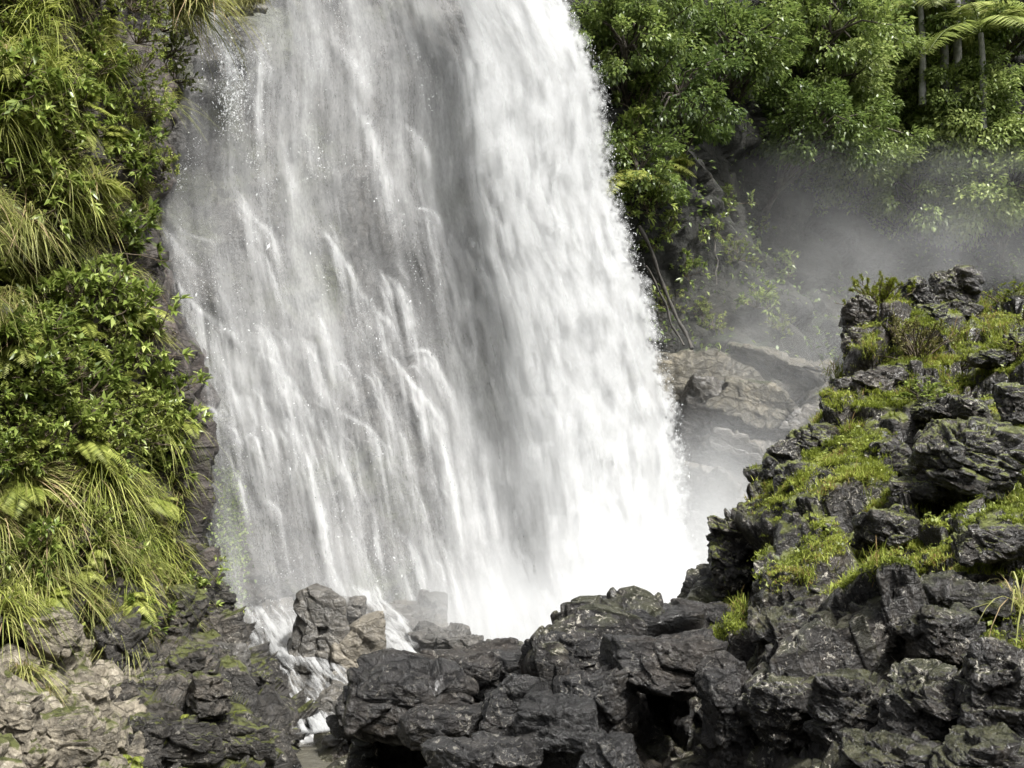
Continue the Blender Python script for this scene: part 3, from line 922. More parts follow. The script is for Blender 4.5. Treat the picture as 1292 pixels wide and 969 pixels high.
STRANDS = [
    ([(252, -40), (262, 0), (270, 20), (281, 45), (290, 75), (298, 105), (306, 128)], 9, 4, .95, 30),
    ([(308, 66), (318, 95), (324, 130), (327, 175)], 3, 7, .55, 50), ([(322, 45), (332, 80), (342, 112)], 2.5, 4, .45, 50),
    ([(418, 45), (438, 66), (455, 92), (470, 125)], 4, 8, .5, 60), ([(435, 106), (447, 130), (461, 155), (475, 182), (487, 222), (496, 280)], 3, 12, .85, 70),
    ([(500, 152), (522, 166), (537, 188), (546, 218)], 2.5, 5, .6, 60), ([(350, 160), (358, 182), (365, 210), (372, 265)], 2.5, 6, .45, 60),
    ([(298, 242), (312, 270), (322, 303)], 3, 6, .55, 50), ([(188, 255), (202, 285), (220, 305), (236, 325), (252, 342), (264, 358)], 2.5, 4, .75, 40),
    ([(220, 275), (230, 293), (246, 299), (272, 306)], 1.5, 2, .5, 30), ([(206, 326), (222, 355), (238, 378), (256, 394), (276, 408), (292, 421), (302, 437), (310, 455)], 2.8, 5, .95, 55),
    ([(248, 400), (262, 415), (272, 442), (276, 490)], 4, 9, .55, 60), ([(304, 252), (325, 280), (341, 292), (349, 312), (353, 345)], 3, 6, .65, 60),
    ([(384, 258), (400, 285), (420, 305), (433, 326), (446, 350), (461, 375), (476, 396), (491, 406), (501, 422), (507, 448)], 3, 5, .8, 60),
    ([(464, 375), (480, 410), (486, 440), (496, 460)], 3, 6, .6, 50), ([(484, 347), (500, 357), (511, 376), (518, 402), (521, 440)], 3, 9, .85, 60),
    ([(480, 440), (497, 453), (511, 471), (527, 492), (542, 512), (556, 528), (566, 550)], 2.8, 5, .95, 50), ([(318, 443), (340, 451), (351, 465), (361, 476), (371, 487), (382, 512), (402, 530)], 3, 5, .8, 55),
    ([(278, 478), (290, 485), (298, 502), (306, 525)], 2.5, 5, .75, 45), ([(308, 483), (325, 495), (336, 520), (346, 535)], 2.5, 4, .7, 45),
    ([(413, 452), (433, 459), (445, 475), (453, 515)], 2.5, 5, .7, 50), ([(508, 452), (518, 444), (531, 440), (545, 447), (556, 470), (566, 492), (577, 522)], 2.6, 4, 1.0, 45),
    ([(512, 464), (524, 462), (534, 474)], 2, 3, .8, 30), ([(535, 448), (542, 462)], 2, 2.5, .9, 30), ([(250, 514), (262, 512), (275, 520), (280, 535)], 2, 3, .6, 30),
    ([(283, 535), (300, 545), (306, 570)], 2.5, 4, .7, 50), ([(306, 552), (314, 546), (323, 550), (328, 575)], 2, 3, .75, 45),
    ([(358, 533), (375, 549), (388, 580), (398, 610), (405, 642), (411, 682), (420, 722), (421, 748)], 3, 8, .9, 60), ([(334, 533), (345, 548), (348, 565)], 2, 3, .7, 40),
    ([(378, 500), (392, 522), (398, 545)], 2.5, 4, .8, 40), ([(413, 507), (430, 520), (446, 530), (461, 535), (475, 550), (481, 590), (483, 610)], 2.5, 4, .85, 55),
    ([(395, 505), (410, 515), (422, 535)], 2, 3, .6, 45), ([(518, 495), (535, 528), (541, 565)], 3, 6, .8, 60), ([(543, 527), (558, 556), (568, 598), (577, 650), (586, 700)], 3, 7, .8, 60),
    ([(503, 538), (512, 560), (518, 595)], 2.5, 4, .7, 40), ([(254, 648), (262, 680), (270, 702), (276, 725)], 2, 3, .75, 25),
    ([(283, 562), (300, 600), (306, 622), (310, 655)], 2, 3, .55, 40), ([(333, 628), (350, 643), (357, 658)], 2.5, 5, .55, 40),
    ([(497, 668), (512, 680), (526, 702), (540, 765)], 3, 6, .6, 50), ([(542, 712), (550, 706), (558, 715), (562, 745)], 2, 3, .65, 40), ([(552, 676), (568, 708), (580, 760), (590, 805)], 3, 6, .7, 50),
    ([(470, 490), (482, 512), (500, 540)], 2, 3, .7, 45), ([(455, 470), (468, 478), (478, 500)], 2, 3, .65, 40), ([(520, 265), (536, 262), (552, 272), (560, 290)], 2, 4, .6, 45),
    ([(606, 295), (609, 330), (610, 368)], 3, 5, .9, 30), ([(593, 300), (600, 312)], 3, 4, .9, 25), ([(604, 540), (612, 590), (622, 640), (632, 690)], 4, 8, .6, 60),
    ([(640, 420), (652, 455), (664, 490)], 3, 6, .6, 50), ([(612, 740), (625, 745), (634, 775), (640, 810)], 5, 8, .9, 40), ([(618, 760), (622, 790), (624, 815)], 4, 6, .8, 30)]
for k, (p, a, b, v, L) in enumerate(STRANDS):
    strand(p, a, b, v * (0.72 if p[0][1] < 240 and p[0][0] > 300 else 0.95), L, seed=k)
# smaller bounces along the ledges of the left half
rsw = np.random.RandomState(5)
LEDGES = [((200, 300), (560, 560)), ((210, 360), (480, 600)), ((235, 440), (420, 560)), ((250, 500), (560, 590)), ((300, 420), (540, 470)), ((400, 260), (540, 430)),
          ((300, 60), (480, 160)), ((380, 640), (580, 700)), ((290, 250), (420, 400)), ((470, 160), (560, 300)), ((480, 700), (600, 740))]
for k in range(105):
    (x0, y0), (x1, y1) = LEDGES[rsw.choice(len(LEDGES), p=[.17, .17, .17, .19, .12, .05, .02, .06, .02, .01, .02])]
    t = rsw.uniform(0, 1)
    x, y = x0 + (x1 - x0) * t + rsw.normal(0, 14), y0 + (y1 - y0) * t + rsw.normal(0, 18)
    a = rsw.gamma(2.2, 4.5) + 2
    ln = rsw.gamma(2.0, 26) + 10
    sl = rsw.uniform(0.25, 1.1)                          # some slide along a ledge, some drop over it
    pts = [(x, y), (x + a * .5, y + a * .5 * sl + 3), (x + a * 1.0, y + a * 1.1 * sl + 4), (x + a * 1.1 + ln * .12, y + a * sl + ln * .4),
           (x + a * 1.1 + ln * rsw.uniform(.12, .4), y + a * sl + ln)]
    if rsw.rand() < 0.15:
        pts = [(x - a * .4, y + 1.5)] + pts
    strand(pts, rsw.uniform(1.2, 1.9), rsw.uniform(2.0, 5), rsw.uniform(.15, .55), rsw.uniform(35, 90), hang=rsw.uniform(.5, .95), seed=100 + k)

# the finer texture of falling water, drawn out along the flow
st1 = n2(UU / 16, FY / 150, 1.0, 3, 3)
st2 = n2(UU / 4.5, FY / 38, 2.0, 4, 3)
st3 = n2(UU / 2.2, FY / 9, 4.0, 6, 2)
wx_ = n2(UU / 30, FY / 55, 7.0, 9, 2) * 6
wy_ = n2(UU / 30, FY / 55, 8.0, 12, 2) * 8
lump = 1 - np.abs(n2((UU + wx_) / 17, (FY + wy_) / 26, 3.0, 15, 4)) * 2.0          # billows
cloud = n2(UU / 60, FY / 120, 6.0, 21, 3)
left_edge = np.clip((FX - interp(FY, EL) + 5 * st2 + 4 * st3) / 16, 0, 1)
edge_n = 7 * n2(UU / 40, FY / 16, 9.0, 30, 3) + 5 * n2(FX / 7, FY / 7, 9.5, 31, 2)
right_edge = np.clip((interp(FY, ER) + 6 + 1.4 * edge_n + 7 * n2(FX / 3.5, FY / 4.5, 9.8, 33, 2) - FX) / 17, 0, 1) ** 1.3
tl = interp(FY, TL)
tor = np.clip((FX - tl + 38 * st1 + 10 * st2 + 24 * cloud) / 90, 0, 1)
tor = tor * tor * (3 - 2 * tor)
holes = np.clip(1 - 1.0 * np.exp(-(((FX - 300) / 24) ** 2 + ((FY - 12) / 28) ** 2)), 0, 1)
st0 = n2(UU / 34, FY / 260, 12.0, 61, 2)
a_veil = 1.0 * veil * (1.0 + 0.45 * st0 + 0.34 * st1 + 0.16 * st2 + 0.16 * st3) * left_edge * right_edge * holes
a_str = np.clip(ridge * (0.82 + 0.35 * st3 + 0.25 * st2), 0, 1)
a_cur = curt * (1.05 + 0.35 * st2 + 0.3 * st3)
a_strand = np.clip(1 - (1 - a_str) * (1 - np.clip(a_cur, 0, 1)), 0, 1) * left_edge * right_edge
third = np.clip((U - 0.68) / 0.2, 0, 1) * np.clip((770 - FY) / 170, 0, 1)          # the torn right third of the torrent
puff = n2((UU + wx_) / 10, (FY + wy_) / 24, 5.0, 18, 5)
puff2 = n2((UU + wx_) / 28, (FY + wy_) / 95, 5.5, 19, 3)
body = 0.93 + 0.09 * cloud + 0.06 * st1 + third * (0.34 * puff + 0.24 * puff2 - 0.14)
a_tor = np.clip(tor * body, 0, 0.97) * right_edge
foot = np.clip((845 - FY + 14 * st1) / 30, 0, 1)
a_tor *= foot


def water_material(name, grain, gs, white=(0.62, 0.625, 0.62)):
    m, nt, out = mat_new(name)
    d = N(nt, "ShaderNodeAttribute", attribute_name='dens')
    f = N(nt, "ShaderNodeAttribute", attribute_name='flow')
    mp = N(nt, "ShaderNodeMapping", {'Vector': f.outputs['Vector'], 'Scale': gs})
    n1 = N(nt, "ShaderNodeTexNoise", {'Vector': mp.outputs[0], 'Scale': 1.0, 'Detail': 4.0, 'Roughness': 0.75})
    g = math_(nt, 'MULTIPLY_ADD', math_(nt, 'SUBTRACT', n1.outputs[0], 0.5), grain, 1.0)
    al = math_(nt, 'MULTIPLY', d.outputs['Fac'], g, clamp=True)
    di = N(nt, "ShaderNodeBsdfDiffuse", {'Color': (*white, 1), 'Roughness': 0.3})
    tr = N(nt, "ShaderNodeBsdfTranslucent", {'Color': (*white, 1)})
    w = N(nt, "ShaderNodeMixShader", {0: 0.35, 1: di.outputs[0], 2: tr.outputs[0]})
    tp = N(nt, "ShaderNodeBsdfTransparent")
    mx = N(nt, "ShaderNodeMixShader", {0: al, 1: tp.outputs[0], 2: w.outputs[0]})
    nt.links.new(mx.outputs[0], out.inputs[0])
    return m


M_VEIL = water_material("falling_water_veil", 1.1, (0.45, 0.16, 1))
M_STREAM = water_material("falling_water_stream", 0.8, (0.5, 0.13, 1))
M_TORRENT = water_material("falling_water_torrent", 0.5, (0.25, 0.12, 1), (0.545, 0.552, 0.549))
flowv = np.stack([UU, FY, np.zeros_like(FX)], -1).reshape(-1, 3)
fall = empty("waterfall", at(600, 800, 22.0), "tall white waterfall pouring down a dark rock wall in veils and one thick torrent", "waterfall")


def sheet(name, depth, alpha, mat, thr=0.012):
    P = at(FX, FY, depth)
    F = gridF(*FX.shape)
    keep = (alpha.ravel()[F].max(1) > thr)
    F = F[keep]
    used = np.zeros(FX.size, bool)
    used[F.ravel()] = True
    idx = np.cumsum(used) - 1
    me = make_mesh(name, P.reshape(-1, 3)[used], idx[F], mat, {'dens': alpha.ravel()[used], 'flow': flowv[used]})
    o = link(name, me)
    o.parent = fall
    o.matrix_parent_inverse = Matrix.Translation(-fall.location)
    return o


wallY = wall_Y(FX, FY)
dv = wallY - 0.75 - 0.05 * st1 - 0.25 * cloud
sheet("veil", dv, np.clip(a_veil, 0, 1), M_VEIL)
ds = dv - 0.30 - 0.02 * st1
sheet("stream", ds, a_strand, M_STREAM)
tq = np.clip((FX - tl) / (interp(FY, ER) - tl + 1e-6), 0, 1)
round_ = np.sqrt(np.clip(1 - (2 * tq - 1) ** 2, 0.0, 1))
dt = wallY - 1.0 - 1.5 * round_ - (0.02 * puff * third + 0.10 * cloud) * np.clip(tor * 1.5, 0, 1) - 0.002 * np.clip(FY - 500, 0, 400)
sheet("torrent", dt, a_tor, M_TORRENT)
# a second, thinner layer of torn water in front of the torrent
puff3 = n2((UU + wx_) / 9 + 40, (FY + wy_) / 30, 5.0, 44, 5)
a_t2 = np.clip(puff3 * 1.1 + 0.10 + 0.3 * cloud, 0, .7) * np.clip((U - 0.52) / 0.2, 0, 1) * right_edge * 0.8 * foot
sheet("torn_water", dt - 0.35, a_t2, M_TORRENT)

# drops: many small flakes of water thrown off the streams
M_DROP, nt, out = mat_new("water_drops")
di = N(nt, "ShaderNodeBsdfDiffuse", {'Color': (0.72, 0.73, 0.73, 1)})
tr = N(nt, "ShaderNodeBsdfTranslucent", {'Color': (0.72, 0.73, 0.73, 1)})
nt.links.new(N(nt, "ShaderNodeMixShader", {0: 0.5, 1: di.outputs[0], 2: tr.outputs[0]}).outputs[0], out.inputs[0])


def drops(n, prob, depth, size, rs):
    p = np.clip(prob, 0, None).ravel()
    idx = rs.choice(p.size, n, p=p / p.sum())
    C = at(FX.ravel()[idx] + rs.uniform(-1, 1, n), FY.ravel()[idx] + rs.uniform(-1, 1, n), depth.ravel()[idx] - rs.uniform(-.1, 0.9, n) ** 2)
    a = unit(rs.normal(0, 1, (n, 3)))
    a[:, 2] *= 1.5
    b = unit(np.cross(a, rs.normal(0, 1, (n, 3))))
    s = size * rs.gamma(2.0, 0.5, n)[:, None]
    V = np.stack([C - a * s, C - b * s * .6, C + a * s, C + b * s * .6], 1).reshape(-1, 3)
    return V, np.arange(4 * n).reshape(n, 4), np.zeros(4 * n)


rsd = np.random.RandomState(3)
rim = np.clip(1 - np.abs(FX - interp(FY, ER) - 5) / 11, 0, 1) * (FX > interp(FY, ER) - 3) * np.clip((720 - FY) / 100, 0, 1)
lacy_l = np.clip(n2(UU / 40, FY / 70, 11.0, 51, 3) * 1.5 + 0.15, 0, 1) * np.clip((590 - FX) / 60, 0, 1) * np.clip((FX - interp(FY, EL) - 4) / 15, 0, 1)
d1 = drops(9000, lacy_l ** 2 * (0.25 + np.exp(-((FY - 150) / 190) ** 2)) + 0.5 * ridge * left_edge * (FX < 600), dv - 0.3, 0.008, rsd)
d2 = drops(3500, rim, dt - 0.6, 0.008, rsd)
sp1 = drops(3500, np.exp(-(((FX - 293) / 14) ** 2 + ((FY - 95) / 50) ** 2)), dv - 0.3, 0.011, rsd)
V, F, _ = join([d1, d2, sp1])
o = link("spray", make_mesh("spray", V, F, M_DROP, smooth=False), kind='stuff')
o.parent = fall
o.matrix_parent_inverse = Matrix.Translation(-fall.location)

# ================================================================ LOWER CASCADES
CC = np.array([(280, 770, 20.2), (330, 775, 20.3), (440, 765, 20.3), (520, 775, 20.2), (560, 800, 19.6), (300, 810, 19.0), (350, 850, 17.5), (385, 880, 16.4), (400, 905, 15.7),
               (390, 928, 15.0), (440, 850, 17.6), (500, 800, 19.0), (520, 830, 18.4), (480, 880, 17.0), (450, 920, 15.4), (300, 860, 17.2), (330, 920, 15.2),
               (560, 850, 18.0), (520, 920, 16.0)], float)
kx, ky = np.meshgrid(np.arange(270, 565, 1.0), np.arange(748, 945, 1.0))
KY = rbf(CC[:, :2] / 60, CC[:, 2], np.stack([kx, ky], -1) / 60)
KP = at(kx, ky, KY)
KNN = grid_normals(KP)
KNN *= np.sign(KNN[..., 2:3])
KS = KP + KNN * (0.20 + 0.10 * fbm(KP * 0.9, 3, 82))[..., None]          # the running water keeps to a smoother surface
KP = KP + KNN * rockiness(KP, 0.9, 81, 0.42, 2, tilt=1.0)[..., None]
link("riverbed_terrain", make_mesh("riverbed_terrain", (KP + np.array([0, 0.12, -0.10])).reshape(-1, 3), gridF(*kx.shape), M_BOULDER), kind='structure')


M_CASCADE = water_material("tumbling_water", 1.4, (0.9, 0.35, 1), (0.46, 0.465, 0.46))


def cascade(name, lt, rt, dirn, seed, label, xr):
    l, r = interp(ky, lt), interp(ky, rt)
    wob = 7 * n2(kx / 14, ky / 14, seed, seed, 3)
    inside = np.clip((kx - l + wob) / 9, 0, 1) * np.clip((r - kx + wob) / 9, 0, 1) * np.clip((ky - lt[0][0] + wob) / 8, 0, 1) * np.clip((lt[-1][0] - ky) / 5, 0, 1)
    u = kx * dirn[1] - ky * dirn[0]
    v = kx * dirn[0] + ky * dirn[1]
    wq = 3.5 * n2(u / 16, v / 24, seed + .5, 3, 3)
    s = 1 - np.abs(n2((u + wq) / 5.5, (v + wq) / 34, seed, 71, 4)) * 2.4
    big = n2((u + wq) / 16, v / 42, seed + .2, 73, 4)
    den = np.clip(0.18 + 0.42 * s + 0.95 * big + 0.5 * n2((u + wq) / 2.6, v / 11, seed, 77, 3), 0, 0.88) * inside
    P = KS + KNN * (0.008 * s + 0.05 * big)[..., None]
    F = gridF(*kx.shape)
    keep = den.ravel()[F].max(1) > 0.02
    F = F[keep]
    used = np.zeros(kx.size, bool); used[F.ravel()] = True
    idx = np.cumsum(used) - 1
    fl = np.stack([u, v, np.zeros_like(u)], -1).reshape(-1, 3)
    link(name, make_mesh(name, P.reshape(-1, 3)[used], idx[F], M_CASCADE, {'dens': den.ravel()[used], 'flow': fl[used]}), label=label, cat="cascade")


cascade("cascade", [(782, 286), (830, 303), (870, 330), (900, 362), (945, 366)], [(782, 380), (830, 385), (860, 440), (885, 440), (905, 418), (945, 432)],
        (0.55, 0.83), 1.0, "white cascade tumbling left of the big grey boulder into the pool", None)
cascade("cascade", [(752, 436), (800, 462), (850, 474), (885, 482)], [(752, 478), (790, 512), (815, 530), (850, 528), (885, 520)],
        (0.6, 0.8), 2.0, "foaming cascade running down right of the big grey boulder", None)

# ================================================================ BOULDERS
B = boulder
# in the cascade
M_TAN = rock_material("tan_boulder_rock", (0.05, 0.045, 0.036), (0.15, 0.132, 0.10), (0.30, 0.27, 0.21), moss_amt=0.0, lichen_glint=0.2, rough=(0.3, 0.7), scale=0.8, bump=0.7, wet=0.25)
B("boulder", 406, 810, 18.1, 74, 140, 301, M_BOULDER, "tall dark grey boulder with a knobbed top in the cascade", n=60, frac=.5, rough=.6, box=.7)
B("boulder", 444, 832, 17.8, 58, 84, 302, M_TAN, "tan flat-faced boulder leaning on the tall knobbed one", n=50, frac=.6, rough=.5, box=.8, rot=.4)
B("boulder", 446, 776, 18.6, 26, 44, 303, M_BOULDER, "small upright grey rock on the right shoulder of the tall boulder", rough=.6)
B("boulder", 448, 880, 17.0, 74, 50, 304, M_BOULDER, "low wet boulder at the foot of the tan flat-faced one", n=50, rough=.7)
B("boulder", 427, 886, 15.6, 52, 44, 305, M_BOULDER, "smooth round grey boulder where the left cascade meets the pool", rough=.35, box=.3)
B("boulder", 458, 902, 14.2, 76, 56, 306, M_BLACK, "black wet boulder standing at the edge of the pool", n=50)
B("boulder", 424, 933, 14.4, 32, 12, 307, M_BOULDER, "low flat stone barely out of the pool water", rough=.4)
B("boulder", 553, 808, 18.9, 70, 34, 308, M_BOULDER, "grey ledge rock below the falls behind the black ridge")
B("boulder", 590, 822, 18.4, 40, 34, 309, M_BOULDER, "rightmost grey rock at the foot of the falls behind the ridge")
B("boulder", 535, 800, 19.2, 40, 26, 310, M_BOULDER, "small dark rock splitting the right cascade")
# tan and grey rocks of the ravine behind the falls
for k, (px, py, Y, w, h, mt, lab) in enumerate((
        (880, 535, 27.3, 90, 110, M_BOULDER, "dark grey cracked rock right beside the torrent"),
        (945, 515, 27.8, 110, 80, M_BROWN, "tan rock with a flat face in the mist"), (990, 545, 28.4, 110, 70, M_BOULDER, "grey rock fading into the mist by the outcrop"),
        (930, 590, 27.0, 130, 80, M_BOULDER, "grey rock low in the mist behind the outcrop"), (890, 660, 26.6, 130, 120, M_BOULDER, "pale grey rock half lost in the spray beside the torrent's foot"),
        (970, 470, 29.2, 130, 44, M_BROWN, "brown ledge under the shaded bushes"))):
    B("boulder", px, py, Y + 1.5, w, h * 0.9, 800 + k, mt, lab, n=60, box=.85, rough=.9, frac=.3, octaves=3, tilt=.6, depth=1.6, group="rocks in the ravine beside the falls", lean=(0, 0.25))
# black ridge in front
RIDGE = [
    (515, 882, 8.5, 150, 96, "broad black boulder at the left end of the ridge above the pool", .8, 70),
    (588, 852, 8.9, 118, 62, "black rock with a cracked top behind the ridge's broad left boulder", .9, 56),
    (648, 848, 9.0, 96, 48, "low black rock on the ridge between the cracked rock and the dome", .9, 50),
    (566, 916, 8.15, 120, 50, "black rock jutting out over the dark hollow at the ridge's left end", .8, 60),
    (652, 906, 7.9, 84, 104, "hook-shaped black rock in the middle of the ridge", .8, 60),
    (722, 832, 8.6, 116, 76, "dome of glossy black rock on the ridge", .7, 70),
    (802, 796, 9.4, 156, 62, "long black slab on top of the ridge", .9, 70),
    (893, 789, 9.6, 76, 52, "black boulder with a split base at the right end of the slab", .8, 56),
    (752, 896, 7.9, 100, 96, "moss-flecked black rock under the glossy dome", .8, 56),
    (838, 842, 8.0, 124, 66, "black block roofing a deep dark hollow", .9, 70),
    (852, 838, 8.7, 104, 60, "black rock between the long slab and the roofing block", .9, 56),
    (704, 936, 7.4, 96, 92, "black rock low on the ridge under the moss-flecked one", .8, 56),
    (620, 962, 7.2, 96, 60, "black rock at the bottom edge right of the overhanging one", .8, 50),
    (922, 905, 7.4, 66, 140, "narrow black rock between the dark hollow and the outcrop", .9, 60),
    (765, 972, 6.9, 74, 70, "dark rock at the bottom edge left of the dark hollow", .8, 50)]
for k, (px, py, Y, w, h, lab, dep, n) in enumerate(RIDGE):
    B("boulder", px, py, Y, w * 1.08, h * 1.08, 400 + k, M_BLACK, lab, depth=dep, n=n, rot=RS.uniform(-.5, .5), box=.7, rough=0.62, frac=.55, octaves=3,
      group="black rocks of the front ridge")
# outcrop on the right
OUT = [
    (1200, 372, 14.7, 62, 74, "jagged crag on the top of the outcrop", .8, 60), (1160, 398, 14.3, 52, 84, "leaning slab beside the jagged top crag", .6, 50),
    (1178, 402, 13.9, 34, 34, "pale-topped stone under the jagged crag", .8, 40), (1084, 408, 13.7, 38, 72, "upright pillar of rock on the outcrop's skyline", .9, 50),
    (1078, 440, 13.5, 30, 50, "dark rock under the skyline pillar", .9, 40), (1100, 508, 12.2, 56, 96, "tall fluted slab below the skyline pillar", .7, 60),
    (1064, 522, 12.4, 48, 80, "dark slab left of the tall fluted slab", .7, 50), (1030, 560, 12.0, 60, 44, "stepped rock on the outcrop's left skyline", .9, 50),
    (1216, 584, 9.5, 116, 98, "big square black block with a pale top", .9, 76), (1286, 520, 10.5, 46, 66, "dark block at the right edge above the square block", .9, 50),
    (1020, 618, 10.7, 86, 58, "dark rock with a pale fleck on the outcrop's left shoulder", .9, 56), (985, 590, 11.3, 44, 60, "black rock standing on the left rim of the outcrop", .9, 50),
    (920, 700, 10.9, 52, 92, "black blocky pillar at the outcrop's left foot", .9, 60), (948, 668, 10.9, 50, 70, "black block behind the pillar at the outcrop's foot", .9, 50),
    (968, 640, 11.2, 34, 52, "narrow black rock above the blocky pillar", .9, 44), (1030, 748, 8.7, 140, 60, "grey ledge roofing a black hollow", 1.0, 70),
    (1010, 804, 8.2, 130, 70, "dark rock under the hollow of the grey ledge", .8, 60), (1190, 752, 7.8, 150, 40, "flat grey slab in the middle of the outcrop", 1.1, 64),
    (1115, 672, 9.0, 70, 46, "moss-edged rock above the grassy ledge", .9, 50), (1250, 688, 7.9, 90, 44, "wet shining rock at the right edge of the outcrop", .9, 56),
    (1120, 800, 7.6, 110, 66, "ragged rock with pale flecks under the flat slab", .9, 60), (1185, 800, 7.1, 80, 70, "grey rock beside the ragged flecked one", .9, 56),
    (990, 900, 7.1, 90, 90, "grey ragged rock at the foot of the outcrop", .9, 60), (1080, 900, 6.7, 110, 100, "dark brown rock on the outcrop's lower front", .9, 64),
    (1180, 890, 6.3, 110, 90, "ribbed brown rock on the outcrop's lower front", .9, 64), (1262, 880, 6.0, 90, 110, "lichened rock at the lower right corner", .9, 64),
    (1120, 956, 6.0, 120, 70, "rock at the bottom edge under the dark brown one", .9, 56), (1232, 960, 5.7, 110, 60, "rock at the bottom edge under the lichened one", .9, 56),
    (1120, 585, 10.6, 50, 60, "small dark rock left of the square block", .9, 44), (1160, 620, 9.6, 60, 34, "low rock in the moss in front of the square block", .9, 44),
    (1250, 452, 12.6, 50, 22, "pale flat stone lying in the grass high on the outcrop", .9, 40), (1286, 432, 13.0, 40, 20, "pale stone at the right edge high on the outcrop", .9, 40),
    (1180, 520, 11.6, 60, 40, "dark broken rock in the grass above the square block", .9, 48), (1225, 520, 11.2, 44, 34, "dark rock right of the broken one in the grass", .9, 44)]
for k, (px, py, Y, w, h, lab, dep, n) in enumerate(OUT):
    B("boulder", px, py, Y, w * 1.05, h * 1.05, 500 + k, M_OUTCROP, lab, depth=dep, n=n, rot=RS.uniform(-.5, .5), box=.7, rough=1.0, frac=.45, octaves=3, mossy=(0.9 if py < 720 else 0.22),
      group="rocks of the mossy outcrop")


def lookup(gu, gv, gP, gN, px, py, lim=None):
    d = (gu - px) ** 2 + (gv - py) ** 2
    if lim is not None: d = d + lim
    i = int(np.argmin(d))
    return gP.reshape(-1, 3)[i].copy(), gN.reshape(-1, 3)[i].copy()


# left bank: pale rubble at the bottom left, darker rocks towards the pool
BANKROCKS = [
    (20, 905, 60, 70, M_PALE, "pale lumpy rock at the left edge"), (80, 930, 90, 70, M_PALE, "pale broken rock near the bottom left corner"),
    (30, 955, 80, 50, M_PALE, "pale rock at the bottom left corner"), (105, 890, 60, 50, M_PALE, "pale round stone above the broken pale rock"),
    (70, 800, 60, 60, M_PALE, "pale knobbly rock under the hanging grass"), (95, 825, 40, 40, M_PALE, "small pale rock below the knobbly one"),
    (150, 820, 60, 84, M_BANK, "dark slab under the grass at the cliff's foot"), (235, 770, 50, 50, M_BANK, "brown-grey rock at the cliff edge under the grass"),
    (262, 800, 44, 60, M_BANK, "grey rock leaning at the cliff edge above the cascade"), (290, 845, 46, 60, M_BOULDER, "tan block beside the left cascade"),
    (235, 845, 60, 60, M_BANK, "dark rock with a mossy top on the bank"), (200, 880, 80, 50, M_BANK, "dark rock over the black hollow of the bank"),
    (262, 880, 50, 56, M_BANK, "slanting dark rock beside the black hollow"), (320, 890, 60, 44, M_BANK, "jagged dark rock on the bank beside the cascade"),
    (342, 905, 46, 36, M_BANK, "dark wedge of rock at the tip of the bank"), (288, 930, 76, 50, M_BANK, "flat-sided grey rock at the pool's edge"),
    (318, 948, 50, 40, M_BANK, "grey stone at the water near the tip of the bank"), (240, 940, 80, 50, M_BANK, "grey rock low on the bank with ferns above"),
    (175, 935, 60, 60, M_BANK, "dark pointed rock low on the bank"), (130, 950, 50, 46, M_PALE, "pale stone at the bottom edge of the bank"),
    (150, 890, 44, 44, M_BANK, "small dark rock between pale and dark rubble"), (330, 862, 34, 30, M_BANK, "small dark rock at the cascade's left edge"),
    (200, 790, 50, 50, M_BANK, "dark rock under the last drooping grass"), (278, 770, 26, 40, M_BANK, "narrow rock at the top of the bank by the falls")]
edge_lim = np.where(CS.ravel() > 0.78, 1e6, 0).reshape(CS.shape)
for k, (px, py, w, h, mt, lab) in enumerate(BANKROCKS):
    p0, n0 = lookup(lu, lv, LP, LN, px, py, edge_lim)
    B("boulder", px, py, p0[1] + 0.05, w * 1.05, h * 1.05, 600 + k, mt, lab, depth=.9, n=46, rot=RS.uniform(-.8, .8), box=.7, rough=1.0, frac=.5,
      group="rocks of the left bank")
# the boulder and dry tuft at the lip of the falls
B("boulder", 309, -4, 20.9, 44, 46, 700, M_BOULDER, "brown rock standing out of the water at the top of the falls")

# ================================================================ PLANTS
def proto(name, meshes, cat):
    o = empty(name, (0, 0, 0), None, cat)
    for nm, me in meshes:
        link(nm, me, o)
    return o


TUSS = [tussock_mesh(900 + k, 150, (0.28, (.62, .8, .55, .7)[k]), W=0.015, r=.07, g=((.35, .8), (.6, 1.1), (.3, .7), (.5, 1.0))[k]) for k in range(4)]
TUSSY = [tussock_mesh(910 + k, 150, (0.35, 0.8), W=0.012, mat=L_FERN) for k in range(2)]
FERN = [fern_mesh(920 + k) for k in range(4)]
SHRUB = [shrub_meshes(930 + k, 10, 0.5, (0.07, 0.135), 42, 0.36) for k in range(4)]
FINE = [shrub_meshes(940 + k, 14, 0.42, (0.03, 0.06), 75, 0.5, L_FINE) for k in range(3)]
used_protos = {}


def plant(kind, k, loc, rot, scale, label, group, cat):
    """first use builds the thing, later uses copy it"""
    key = (kind, k)
    if key not in used_protos:
        if kind == 'grass_tussock': o = link('grass_tussock', TUSS[k])
        elif kind == 'yellow_grass_tussock': o = link('grass_tussock', TUSSY[k])
        elif kind == 'fern': o = link('fern', FERN[k])
        elif kind == 'leafy_shrub': o = proto('leafy_shrub', [('stem', SHRUB[k][0]), ('foliage', SHRUB[k][1])], cat)
        elif kind == 'fine_shrub': o = proto('small_leaved_shrub', [('stem', FINE[k][0]), ('foliage', FINE[k][1])], cat)
        o['category'] = cat
        used_protos[key] = o
        o.location, o.rotation_euler, o.scale = loc, rot, (scale,) * 3
    else:
        o = dup(used_protos[key], loc, rot, scale)
    o['label'], o['group'] = label, group
    return o


